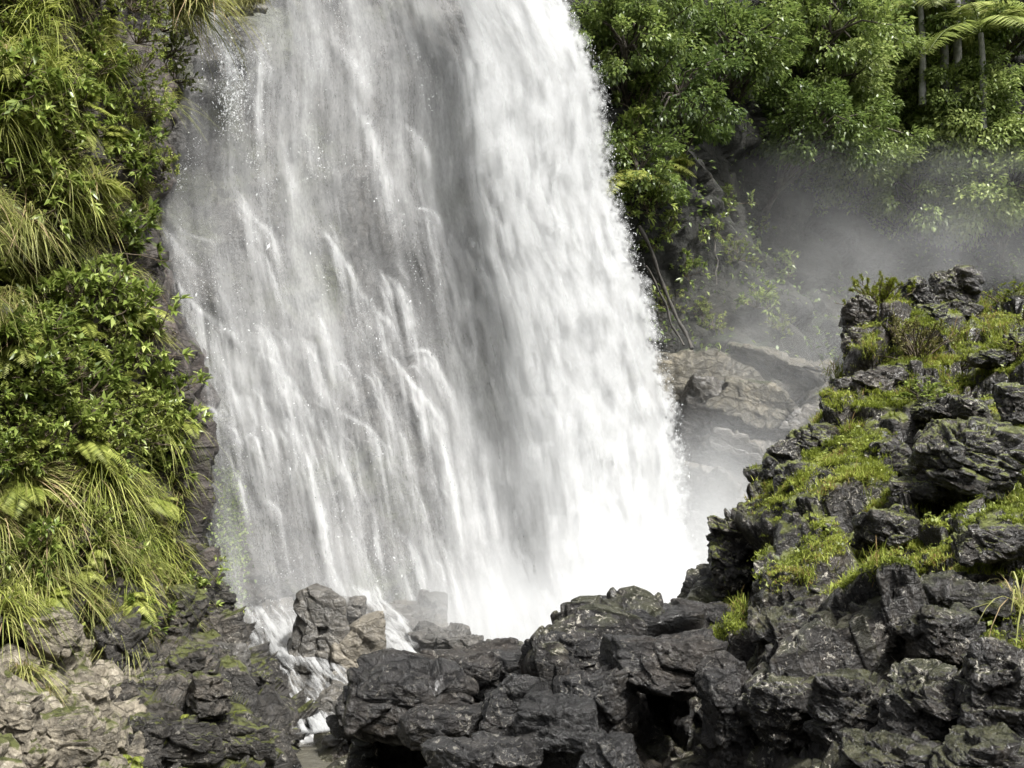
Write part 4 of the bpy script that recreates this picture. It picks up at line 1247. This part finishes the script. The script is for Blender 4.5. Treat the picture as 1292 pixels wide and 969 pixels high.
rp = np.random.RandomState(77)
LAB = {
    ('grass_tussock', 0): ("long drooping grass tussock high on the left cliff", "grass tussocks high on the left cliff"),
    ('grass_tussock', 1): ("arching grass tussock on the left cliff beside the middle of the falls", "grass tussocks halfway up the left cliff"),
    ('grass_tussock', 2): ("drooping grass tussock with straw-coloured blades above the bank rocks", "grass tussocks along the foot of the left cliff"),
    ('yellow_grass_tussock', 0): ("yellow-green grass tussock near the top of the left cliff", "yellow grass tussocks on the left cliff"),
    ('yellow_grass_tussock', 1): ("yellow-green grass tussock among the shrubs of the left cliff", "yellow grass tussocks among the shrubs"),
    ('yellow_grass_tussock', 2): ("yellow-green grass tussock above the bank rocks", "yellow grass tussocks at the cliff's foot"),
    ('fern', 0): ("feathery yellow-green fern high on the left cliff", "ferns high on the left cliff"),
    ('fern', 1): ("feathery green fern among the shrubs of the left cliff", "ferns among the shrubs of the left cliff"),
    ('fern', 2): ("feathery fern hanging over the bank rocks at the cliff's foot", "ferns at the foot of the left cliff"),
    ('leafy_shrub', 0): ("glossy broad-leaved shrub high on the left cliff", "leafy shrubs high on the left cliff"),
    ('leafy_shrub', 1): ("glossy broad-leaved shrub in the thicket halfway up the left cliff", "leafy shrubs halfway up the left cliff"),
    ('leafy_shrub', 2): ("broad-leaved shrub low on the left cliff among the grass", "leafy shrubs low on the left cliff"),
    ('fine_shrub', 0): ("small-leaved shrub high on the left cliff", "small-leaved shrubs high on the left cliff"),
    ('fine_shrub', 1): ("small-leaved shrub in the thicket halfway up the left cliff", "small-leaved shrubs halfway up the left cliff"),
    ('fine_shrub', 2): ("small-leaved shrub low on the left cliff", "small-leaved shrubs low on the left cliff")}
CAT = {'grass_tussock': 'grass', 'yellow_grass_tussock': 'grass', 'fern': 'fern', 'leafy_shrub': 'shrub', 'fine_shrub': 'shrub'}
NK = {'grass_tussock': 4, 'yellow_grass_tussock': 2, 'fern': 4, 'leafy_shrub': 4, 'fine_shrub': 3}
KINDS_ = list(NK)


def cliff_plant(kind, px, py, scale, rotj=0.5, label=None, group=None):
    p0, n0 = lookup(lu, lv, LP, LN, px, py, edge_lim)
    az = math.atan2(n0[1], n0[0])
    az = math.atan2(math.sin(az) + math.sin(-0.75), math.cos(az) + math.cos(-0.75)) + rp.normal(0, rotj * (1.6 if 'tuss' in kind else 1))
    z = 0 if py < 330 else (1 if py < 590 else 2)
    l, g = LAB[(kind, z)]
    return plant(kind, rp.randint(NK[kind]), p0 - 0.04 * n0, (rp.normal(0, .12), rp.normal(0, .12), az), scale, label or l, group or g, CAT[kind])


for gyy in np.arange(-25, 800, 23.0):
    for gxx in np.arange(-22, 275, 25.0):
        px, py = gxx + rp.uniform(-12, 12), gyy + rp.uniform(-11, 11)
        e = float(interp(py, EDGE)) - 10
        if px > e + (-16 if 280 < py < 560 else (16 if py < 250 else 10)): continue
        if (px - 75) ** 2 / 42 ** 2 + (py - 345) ** 2 / 36 ** 2 < 1: continue
        if rp.rand() < 0.06: continue
        if py > 745 and rp.rand() < (py - 735) / 75: continue
        if py < 210: pr = (.15, .13, .26, .22, .24)
        elif py < 330: pr = (.58, .08, .08, .10, .16)
        elif py < 590: pr = (.04, .04, .14, .58, .20)
        elif py < 640: pr = (.40, .08, .15, .27, .10)
        else: pr = (.58, .12, .12, .12, .06)
        kd = KINDS_[rp.choice(5, p=np.array(pr) / sum(pr))]
        cliff_plant(kd, px, py, rp.choice([.55, .75, .9, 1.05, 1.3, 1.5]) * (0.85 if py > 640 else 1.0) * ((0.62 if py < 600 else 0.5) if kd == 'fern' else 1.0))
# the ones one can name
cliff_plant('fern', 228, 535, 0.95, 0.1, "bright feathery fern sticking out of the cliff edge towards the falls", "fern at the cliff edge")
cliff_plant('fine_shrub', 205, 215, 1.0, 0.2, "wispy small-leaved shrub reaching out from the cliff over the dark wet rock", "shrub reaching over the wet rock")
cliff_plant('leafy_shrub', 178, 120, 0.8, 0.2, "leafy sprig with pale leaves standing out against the dark wet rock", "pale sprig by the wet rock")
cliff_plant('leafy_shrub', 185, 700, 0.5, 0.2, "small bright broad-leaved sprig among the drooping grass", "bright sprig in the drooping grass")
for (px, py, s) in ((230, 2, 1.7), (243, 8, 1.6), (220, 14, 1.4), (252, -4, 1.5), (236, -14, 1.8)):
    o = plant('grass_tussock', rp.randint(4), at(px, py, 17.6), (0, 0, -0.6 + rp.normal(0, .3)), s, "grass tussock hanging over the wet rock at the top left of the falls",
              "grass hanging at the top of the falls", 'grass')
for (px, py, s) in ((188, 10, 1.2), (205, 40, 1.2), (212, 75, 1.1), (222, 105, 0.9), (195, 70, 1.0), (168, 15, 1.1), (172, 55, 1.1), (178, 98, 1.0), (176, 140, 0.9)):
    plant('fine_shrub', rp.randint(3), at(px, py, 18.2 if px > 182 else 16.1), (0, 0, -0.7 + rp.normal(0, .3)), s, "olive small-leaved shrub clinging to the dark wet rock beside the falls",
          "shrubs clinging to the wet rock", 'shrub')
DRYT = tussock_mesh(990, 160, (0.15, 0.45), W=0.012, mat=L_DRY, r=.09)
for (px, py, s) in ((298, 2, 1.0), (313, 6, 1.0), (325, 0, .9)):
    o = link('dry_tuft', DRYT, loc=at(px, py, 20.2)); o.rotation_euler = (0, 0, -1.4 + rp.normal(0, .4)); o.scale = (s,) * 3
    tag(o, "brown hanging tuft on the rock at the top of the falls", "grass", "tufts on the rock at the top of the falls")
for (px, py, s) in ((262, 905, .42), (205, 925, .42), (232, 905, .34), (300, 905, .3), (190, 905, .36), (170, 955, .4)):
    cliff_plant('fern', px, py, s, 0.4, "small bright fern growing between the dark rocks of the left bank", "small ferns on the bank rocks")
for (px, py, s) in ((30, 850, .75), (60, 870, .5), (150, 800, .8), (180, 790, .7), (105, 800, .7), (10, 800, .8), (40, 780, .8), (120, 880, .4)):
    cliff_plant('grass_tussock', px, py, s, 0.4, "grass tussock hanging over the pale rubble of the left bank", "grass tussocks on the bank rubble")

# bare stems sticking out of the thicket
rb = np.random.RandomState(12)
for k, (px, py) in enumerate(((60, 330), (110, 390), (150, 415), (90, 60), (130, 90), (30, 250), (170, 470), (60, 500), (20, 120), (120, 330), (190, 400), (50, 640), (140, 620))):
    p0, n0 = lookup(lu, lv, LP, LN, px, py, edge_lim)
    br = bent(np.zeros(3), unit(n0 + rb.normal(0, .45, 3) + np.array([0, 0, .25])), rb.uniform(.7, 1.2), 12, .14, rb)
    parts = [tube(br, np.linspace(.012, .004, 13), 5)]
    for j in (5, 7, 9):
        tw = bent(br[j], unit(br[-1] - br[0] + rb.normal(0, .5, 3)), rb.uniform(.2, .45), 5, .2, rb)
        parts.append(tube(tw, np.linspace(.006, .002, 6), 4))
    V, F, _ = join(parts)
    link("bare_branch", make_mesh("bare_branch", V, F, M_TWIG), loc=p0, label="thin bare branch sticking out of the thicket on the left cliff", cat="branch", group="bare branches on the left cliff")

# ---- ground cover between the plants of the cliff
ii = rp.choice(LP.shape[0] * LP.shape[1], 31000)
P_, N_ = LP.reshape(-1, 3)[ii], LN.reshape(-1, 3)[ii]
u_, v_ = lu.ravel()[ii], lv.ravel()[ii]
ok = (CS.ravel()[ii] < 0.76) & (v_ < 800) & (v_ > -60) & ((u_ < interp(v_, EDGE) - np.where((v_ > 270) & (v_ < 570), 24, -8)) | (v_ > 600)) & (rp.rand(len(ii)) < np.where(v_ > 720, .35, 1)) \
    & ((u_ - 75) ** 2 / 40 ** 2 + (v_ - 348) ** 2 / 30 ** 2 > 1)
P_, N_ = P_[ok], N_[ok]
n = len(P_)
L_ = rp.uniform(0.04, 0.10, n)
V, F, t = leaf_cards(P_ + N_ * rp.uniform(0, .14, (n, 1)), unit(N_ * 0.6 + rp.normal(0, .6, (n, 3)) + np.array([0, 0, -.2])), unit(np.array([0, 0, 1.0]) + rp.normal(0, .4, (n, 3))),
                     L_, L_ * 0.45, np.clip(rp.normal(.42, .2, n), 0, 1))
link("undergrowth", make_mesh("undergrowth", V, F, L_FINE, {'tint': t}), kind='stuff')

# ---- creeper on the wet rock low beside the falls
n = 1500
cx_, cy_ = rp.normal(0, 1, n), rp.uniform(0, 1, n)
px = 288 + 12 * np.sin(cy_ * 5) * .4 + cx_ * (6 + 10 * cy_)
py = 590 + 185 * cy_
C = at(px, py, wall_Y(px, py) - 0.42)
L_ = rp.uniform(0.06, 0.13, n)
V, F, t = leaf_cards(C, unit(np.array([0, -1, -.3]) + rp.normal(0, .6, (n, 3))), unit(np.array([0, 0, 1.0]) + rp.normal(0, .4, (n, 3))), L_, L_ * .6, np.clip(rp.normal(.45, .2, n), 0, 1))
link("creeper", make_mesh("creeper", V, F, L_TREE, {'tint': t}), label="green creeper climbing the wet rock behind the thin left veil", cat="creeper")

# ---- moss and short grass on the outcrop
Bf, Nf = BP.reshape(-1, 3), BN2.reshape(-1, 3)
wgt = np.clip((Nf[:, 2] - 0.35) / 0.3, 0, 1) * np.clip((mossy.ravel() - 0.3) / 0.5, 0, 1) * np.clip(fbm(Bf * 1.1, 4, 91) * 2.2 + fbm(Bf * 5.0, 3, 92) * 1.6 + 0.52, 0, 1) * (bv.ravel() < 1000) * (bu.ravel() < 1330) * Bf[:, 1] ** 1.3
nt_ = 26000
ii = rp.choice(len(Bf), nt_, p=wgt / wgt.sum())
nb = 9
C = np.repeat(Bf[ii], nb, 0) + rp.normal(0, .022, (nt_ * nb, 3)) * np.array([1, 1, .3])
D = unit(np.repeat(Nf[ii], nb, 0) * 0.5 + rp.normal(0, .55, (nt_ * nb, 3)) + np.array([0, 0, .55]))
hgt = np.repeat(0.028 + 0.07 * np.clip(fbm(Bf[ii] * 2.0, 2, 95) + .35, 0, 1), nb) * rp.uniform(.6, 1.3, nt_ * nb)
tt = np.clip(np.repeat(0.5 + 0.9 * fbm(Bf[ii] * 1.3, 3, 97), nb) + rp.normal(0, .18, nt_ * nb), 0, 1.05)
V, F, t = blade_strips(C, D, hgt, rp.uniform(.1, .5, nt_ * nb), np.full(nt_ * nb, 0.009), tt, 2)
link("moss", make_mesh("moss", V, F, L_MOSS, {'tint': t}), kind='stuff')


# small weeds between the moss
ii = rp.choice(len(Bf), 9000, p=wgt / wgt.sum())
n = len(ii)
L_ = rp.uniform(0.02, 0.055, n)
V, F, t = leaf_cards(Bf[ii] + rp.normal(0, .02, (n, 3)) + np.array([0, 0, .03]), unit(rp.normal(0, 1, (n, 3)) + np.array([0, 0, .5])), unit(np.array([0, 0, 1.0]) + rp.normal(0, .4, (n, 3))),
                     L_, L_ * .6, np.clip(rp.normal(.5, .25, n), 0, 1))
link("weeds", make_mesh("weeds", V, F, L_FINE, {'tint': t}), kind='stuff')


# ---- plants on the outcrop
def bank_at(px, py):
    return lookup(bu, bv, BP, BN2, px, py, np.where(BN2[..., 2] < 0.1, 1e5, 0))[0]


LG = tussock_mesh(980, 60, (0.5, 1.0), wall=False, W=0.012, r=.05)
o = link("grass_tussock", LG, loc=bank_at(1288, 770), label="clump of long grass arching in from the right edge of the outcrop", cat="grass")
GS = tussock_mesh(981, 420, (0.05, 0.15), wall=False, W=0.006, mat=L_MOSS, r=.075, g=(.2, .5))
first = True
for (px, py, s) in ((1070, 712, 1.3), (1095, 706, 1.2), (1040, 722, 1.1), (1015, 730, .9), (1110, 716, 1.0), (935, 775, 1.1), (925, 800, 1.2), (915, 825, 1.1), (940, 755, .9),
                    (1110, 618, 1.2), (1085, 610, 1.1), (1155, 600, 1.0), (1240, 560, 1.1), (1280, 480, 1.4), (1235, 500, 1.3), (1270, 640, 1.0), (1180, 480, 1.3), (1130, 430, 1.5),
                    (1210, 430, 1.5), (1260, 420, 1.5), (1045, 590, 1.0), (1060, 470, 1.4), (1290, 400, 1.6), (1240, 395, 1.5), (1265, 440, 1.6), (1215, 455, 1.5), (1190, 500, 1.3), (1290, 470, 1.5), (1100, 440, 1.2), (1245, 525, 1.2), (1130, 540, 1.2), (1080, 545, 1.1), (1150, 500, 1.2), (1050, 640, 1.0), (765, 806, .5), (935, 720, .7)):
    p0 = bank_at(px, py)
    lab = "low tuft of yellow-green grass growing on the mossy outcrop"
    if first:
        g0 = link("grass_tuft", GS, loc=p0, label=lab, cat="grass", group="grass tufts on the outcrop"); g0.scale = (s,) * 3; first = False
    else:
        dup(g0, p0, (0, 0, rp.uniform(0, 6)), s)
sh = shrub_meshes(985, 26, 0.5, (0.03, 0.055), 260, 0.22, leaf_material("heath_leaves", [(0.12, 0.14, 0.02), (0.22, 0.25, 0.03), (0.34, 0.36, 0.06)]), wall=False)
o = proto("heath_shrub", [("stem", sh[0]), ("foliage", sh[1])], "shrub"); o.location = bank_at(1112, 392) + np.array([0, 0, -.05])
tag(o, "yellow-green feathery shrub on the outcrop's skyline beside the pillar")
sh = shrub_meshes(986, 30, 0.55, (0.02, 0.045), 150, 0.4, L_DRY, wall=False)
o = proto("twiggy_shrub", [("stem", sh[0]), ("foliage", sh[1])], "shrub"); o.location = bank_at(1160, 462)
tag(o, "brown twiggy half-bare shrub on the slope below the jagged crag")
sh = shrub_meshes(987, 14, 0.5, (0.05, 0.09), 45, 0.5, L_SHRUB, wall=False)
o = proto("leafy_shrub", [("stem", sh[0]), ("foliage", sh[1])], "shrub"); o.location = bank_at(1168, 508); o.scale = (.7, .7, .45)
tag(o, "low dark green leafy plant under the twiggy shrub")
sh = shrub_meshes(988, 16, 0.26, (0.025, 0.05), 45, 0.5, L_FINE, wall=False)
o = proto("low_shrub", [("stem", sh[0]), ("foliage", sh[1])], "shrub"); o.location = bank_at(1235, 800); o.scale = (1.2, 1.2, .7)
tag(o, "low leafy plant in the hollow at the right of the outcrop")
dup(o, bank_at(1200, 812), (0, 0, 2), (1, 1, .6), "creeping leafy plant left of the hollow on the outcrop")
sh = shrub_meshes(989, 24, 0.6, (0.03, 0.06), 60, 0.4, L_MOSS, wall=False)
o = proto("low_shrub", [("stem", sh[0]), ("foliage", sh[1])], "shrub"); o.location = bank_at(1275, 392); o.scale = (1.2, 1.0, .6)
tag(o, "yellowish low bush at the right edge on top of the outcrop")
o = dup(o, bank_at(1235, 410), (0, 0, 2.2), (1, .8, .5), "yellowish low bush behind the pale stones on the outcrop")
for px, py, s in ((1125, 425, .6), (1200, 415, .7), (1140, 480, .6), (1210, 470, .7), (1250, 480, .6), (1285, 455, .7), (1190, 445, .6), (1100, 560, .45), (1265, 540, .5), (1150, 560, .45),
                  (1290, 420, .8), (1110, 470, .5)):
    b_ = dup(o, bank_at(px, py), (0, 0, rp.uniform(0, 6)), (s, s, s * .6), "low olive heath bush among the rocks of the upper outcrop", "heath bushes on the upper outcrop")

# ================================================================ FOREST ON THE HILLSIDE
hu, hv = proj(HP)
TREES = [tree_meshes(1000 + k, 4.6, 1.9, 44, 170, (0.10, 0.21), lean=(RS.uniform(-.5, .5), -2.6), mat=(L_TREE, L_PALE)[k // 3]) for k in range(6)]
tproto = {}
SPOTS = [  # crown centre px, py, scale, label
    (800, 40, .9, "dark tree beside the top of the torrent"), (860, 95, 1.0, "dark tree with drooping boughs right of the torrent"), (925, 40, 1.0, "dark leafy tree at the top, left of the pale-leaved ones"),
    (890, 165, .95, "dark bushy tree over the shadowed rock wall"), (835, 185, .8, "dark tree leaning beside the torrent's right edge"), (960, 130, .9, "dark tree at the edge of the shadowed recess"),
    (985, 20, 1.0, "dark tree in deep shade at the top edge"), (1050, 75, .95, "tree with yellowish leaves over the shadowed recess"), (1110, 40, .9, "green tree in front of the palm's hanging fronds"),
    (1075, 145, .9, "spreading tree with pale leaves above the recess"), (1140, 120, 1.0, "broad pale-leaved tree below the palms"), (1205, 140, 1.0, "rounded pale green tree under the right palm"),
    (1265, 125, 1.0, "pale green tree at the right edge under the palm fronds"), (1125, 205, .85, "pale tree low on the slope hanging over the mist"), (1185, 215, .95, "light green tree hanging lowest over the mist"),
    (1245, 215, .95, "light green tree above the mist near the right edge"), (1300, 200, 1.0, "tree cut by the right edge above the mist"), (1300, 60, 1.0, "tree at the right edge behind the palm"),
    (1060, -10, 1.0, "tree at the top edge left of the palm"), (1160, -20, .9, "shaded tree at the top edge behind the palm"), (1255, -10, .9, "tree at the top right corner"), (780, -30, .9, "tree at the top edge beside the torrent"),
    (870, -20, 1.0, "dark tree at the top edge"),
    (1175, 70, .9, "pale tree right in front of the two trunks below the palms"), (1228, 100, .85, "small pale tree hiding the foot of the right palm"), (1205, 235, .85, "lowest pale bush of the slope, half in the mist"),
    (1285, 225, .9, "light tree hanging into the mist at the right edge"), (1155, 165, .9, "light tree halfway down the slope above the mist"), (1232, 170, .9, "light tree between the palm and the mist"),
    (1020, 120, .8, "tree with yellowish leaves left of the spreading pale one")]
for k, (px, py, s, lab) in enumerate(SPOTS):
    hY = float(hill_Y(np.array(float(px)), np.array(float(py))))
    s = s * hY / 33.0
    c = at(px, py + 32, hY - 1.6)
    kk = k % 3 + (3 if px > 1030 and py > 20 else 0)
    base = c - np.array([0, -2.6 * s, 4.6 * .75 * s])
    if kk not in tproto:
        o = proto("rainforest_tree", [("trunk", TREES[kk][0]), ("crown", TREES[kk][1])], "tree")
        o.location, o.scale = base, (s,) * 3
        tproto[kk] = o
    else:
        o = dup(tproto[kk], base, (0, 0, rp.normal(0, .5)), s)
    o['label'], o['group'] = lab, "rainforest trees on the hillside"

# bright plants growing beside the torrent and on the rock below the trees
for k, (px, py, s) in enumerate(((775, 70, 1.5), (785, 115, 1.6), (800, 150, 1.6), (790, 190, 1.6), (800, 230, 1.7), (815, 265, 1.5), (790, 270, 1.3), (830, 220, 1.5), (860, 235, 1.3), (805, 310, 1.2),
                               (845, 390, 1.2), (860, 350, 1.3), (880, 400, 1.2), (900, 300, 1.2), (930, 330, 1.3), (950, 390, 1.3), (985, 420, 1.3), (840, 300, 1.2), (900, 420, 1.2), (920, 260, 1.3),
                               (960, 290, 1.2), (1000, 350, 1.3), (1060, 260, 1.5), (1050, 215, 1.4))):
    p0, n0 = lookup(hu, hv, HP, HN, px, py)
    bright = k < 10
    lab = "bright leafy bush growing beside the torrent's right edge" if bright else ("leafy sprig lit up in the dark recess of the hillside" if k > 21 else "small bush clinging to the shaded rock under the trees")
    grp = "bushes beside the torrent" if bright else ("sprigs in the dark recess" if k > 21 else "bushes on the shaded rock")
    kd = ('fern' if k % 3 == 1 else 'leafy_shrub') if bright else ('leafy_shrub' if k % 2 else 'fine_shrub')
    if kd == 'fern': lab, grp = "bright fern growing beside the torrent's right edge", "ferns beside the torrent"
    plant(kd, rp.randint(NK[kd]), p0 + n0 * .1, (0, 0, -1.9 + rp.normal(0, .4)), s * 1.15, lab, grp, CAT[kd])
# ground cover on the hillside
ii = rp.choice(HP.shape[0] * HP.shape[1], 42000)
P_, N_ = HP.reshape(-1, 3)[ii], HN.reshape(-1, 3)[ii]
u_, v_ = hu.ravel()[ii], hv.ravel()[ii]
ok = (v_ < 440 + 0.1 * (u_ - 850)) & (v_ > -80) & (u_ < 1400) & (fbm(P_ * 0.5, 3, 55) + 0.35 - 0.5 * np.exp(-(((u_ - 1010) / 90) ** 2 + ((v_ - 250) / 60) ** 2)) > rp.uniform(-.1, .5, len(ii)))
P_, N_ = P_[ok], N_[ok]
n = len(P_)
L_ = rp.uniform(0.09, 0.22, n)
V, F, t = leaf_cards(P_ + N_ * rp.uniform(0, .3, (n, 1)), unit(N_ * 0.6 + rp.normal(0, .6, (n, 3)) + np.array([0, 0, -.3])), unit(np.array([0, 0, 1.0]) + rp.normal(0, .4, (n, 3))),
                     L_, L_ * 0.5, np.clip(rp.normal(.40, .2, n), 0, 1))
link("hillside_undergrowth", make_mesh("hillside_undergrowth", V, F, L_TREE, {'tint': t}), kind='stuff')

# ---- vines hanging on the rock beside the torrent
for pts, r, lab in (([(806, 285), (822, 318), (832, 345), (840, 372), (852, 396), (864, 418), (872, 440)], .05, "thick grey vine hanging on the rock beside the torrent"),
                    ([(814, 335), (828, 358), (840, 385), (848, 410), (862, 436)], .03, "thin grey vine left of the thick one beside the torrent"),
                    ([(900, 300), (905, 330), (903, 360)], .02, "short pale vine on the shaded rock under the trees")):
    q = np.array(pts, float)
    q = np.stack([np.interp(np.linspace(0, len(q) - 1, 26), np.arange(len(q)), q[:, i]) for i in (0, 1)], 1)
    q[:, 0] += 1.0 * np.sin(np.arange(26) * .6)
    P0 = at(q[:, 0], q[:, 1], hill_Y(q[:, 0], q[:, 1]) - 1.1)
    V, F = tube(P0, r * (1 + .25 * np.sin(np.arange(26) * 1.3)), 7)
    link("vine", make_mesh("vine", V, F, plain_material("vine_bark", (.02, .018, .015), (.07, .062, .05))), label=lab, cat="vine")


# ---- palms at the top right
def palm(px, py, Y, H, nf, L, seed, label):
    rs = np.random.RandomState(seed)
    top = at(px, py, Y)
    o = empty("palm_tree", top - np.array([0, 0, H]), label, "palm")
    zz = np.linspace(-1, H, 10)
    V, F = tube(np.stack([.05 * np.sin(zz), 0 * zz, zz], 1), np.linspace(.13, .09, 10), 9)
    link("trunk", make_mesh("trunk", V, F, M_PALMBARK), o)
    for k in range(nf):
        V, F, t = frond_geo(rs, 2 * PI * k / nf + rs.uniform(-.25, .25), rs.uniform(.1, 1.15), L * rs.uniform(.85, 1.1), rs.uniform(.45, .75), 34, .17, .075)
        f = link("frond", make_mesh("frond", V + np.array([0, 0, H]), F, L_PALM, {'tint': t}), o)
    return o


palm(1236, 42, 36.0, 2.4, 12, 2.9, 1, "palm with a slim grey trunk and spreading fronds at the upper right")
palm(1160, 6, 36.2, 2.6, 12, 2.5, 2, "palm with hanging fronds at the top edge above the pale tree")
for px, lab in ((1190, "pale grey tree trunk between the two palms"), (1207, "slim mossy trunk left of the right palm")):
    b_ = at(px, 95, 36.6)
    V, F = tube(np.stack([b_[0] + .12 * np.sin(np.linspace(0, 3, 12)), np.full(12, b_[1]), b_[2] + np.linspace(-1, 8, 12)], 1), np.linspace(.16, .10, 12), 9)
    link("tree_trunk", make_mesh("tree_trunk", V, F, M_PALMBARK), label=lab, cat="tree trunk")

# ================================================================ MIST AND HAZE
m, nt, out = mat_new("drifting_mist")
geo = N(nt, "ShaderNodeNewGeometry")
tcn = N(nt, "ShaderNodeTexCoord")


def blob(c, r, dens):
    """soft ball of mist: centre, radii, density"""
    mp = N(nt, "ShaderNodeVectorMath", {0: geo.outputs['Position'], 1: tuple(c)}, operation='SUBTRACT')
    mp = N(nt, "ShaderNodeVectorMath", {0: mp.outputs[0], 1: tuple(1 / x for x in r)}, operation='MULTIPLY')
    ln = N(nt, "ShaderNodeVectorMath", {0: mp.outputs[0]}, operation='LENGTH')
    s = N(nt, "ShaderNodeMapRange", {0: ln.outputs['Value'], 1: 0.0, 2: 1.0, 3: dens, 4: 0.0}, interpolation_type='SMOOTHSTEP')
    return s.outputs[0]


BLOBS = [(at(1190, 170, 33.0), (8.0, 2.6, 5.0), 0.04), (at(868, 725, 21.2), (2.3, 2.0, 2.2), 0.5), (at(760, 790, 20.6), (4.4, 2.6, 2.1), 0.85), (at(890, 660, 23.8), (2.0, 2.4, 3.0), 0.42), (at(950, 600, 26.3), (3.2, 2.4, 2.6), 0.17), (at(1010, 440, 28.0), (4.5, 3.0, 3.4), 0.10),
         (at(1150, 325, 30.0), (7.5, 3.5, 2.2), 0.085), (at(1010, 250, 30.5), (3.2, 2.6, 2.2), 0.03), (at(470, 765, 19.0), (4.0, 1.6, 1.5), 0.16), (at(680, 690, 20.6), (3.2, 1.8, 4.0), 0.22)]
tot = None
for c, r, d in BLOBS:
    b_ = blob(c, r, d)
    tot = b_ if tot is None else math_(nt, 'ADD', tot, b_)
nz = N(nt, "ShaderNodeTexNoise", {'Vector': geo.outputs['Position'], 'Scale': 0.55, 'Detail': 4.0, 'Roughness': 0.6, 'Distortion': 0.4})
dn = math_(nt, 'MULTIPLY', tot, math_(nt, 'MULTIPLY_ADD', nz.outputs[0], 3.6, -1.0, clamp=False))
dn = math_(nt, 'MAXIMUM', dn, 0.0)
vol = N(nt, "ShaderNodeVolumePrincipled", {'Color': (0.95, 0.96, 0.96, 1), 'Density': dn, 'Anisotropy': 0.1})
nt.links.new(vol.outputs[0], out.inputs['Volume'])


def box_mesh(name, a, b, mat):
    (x0, y0, z0), (x1, y1, z1) = a, b
    V = [(x, y, z) for x in (x0, x1) for y in (y0, y1) for z in (z0, z1)]
    return make_mesh(name, V, [(0, 1, 3, 2), (4, 6, 7, 5), (0, 4, 5, 1), (2, 3, 7, 6), (0, 2, 6, 4), (1, 5, 7, 3)], mat, smooth=False)


link("mist", box_mesh("mist", (-6.5, 17.2, -0.4), (21.0, 34.5, 14.0), m), kind='stuff')
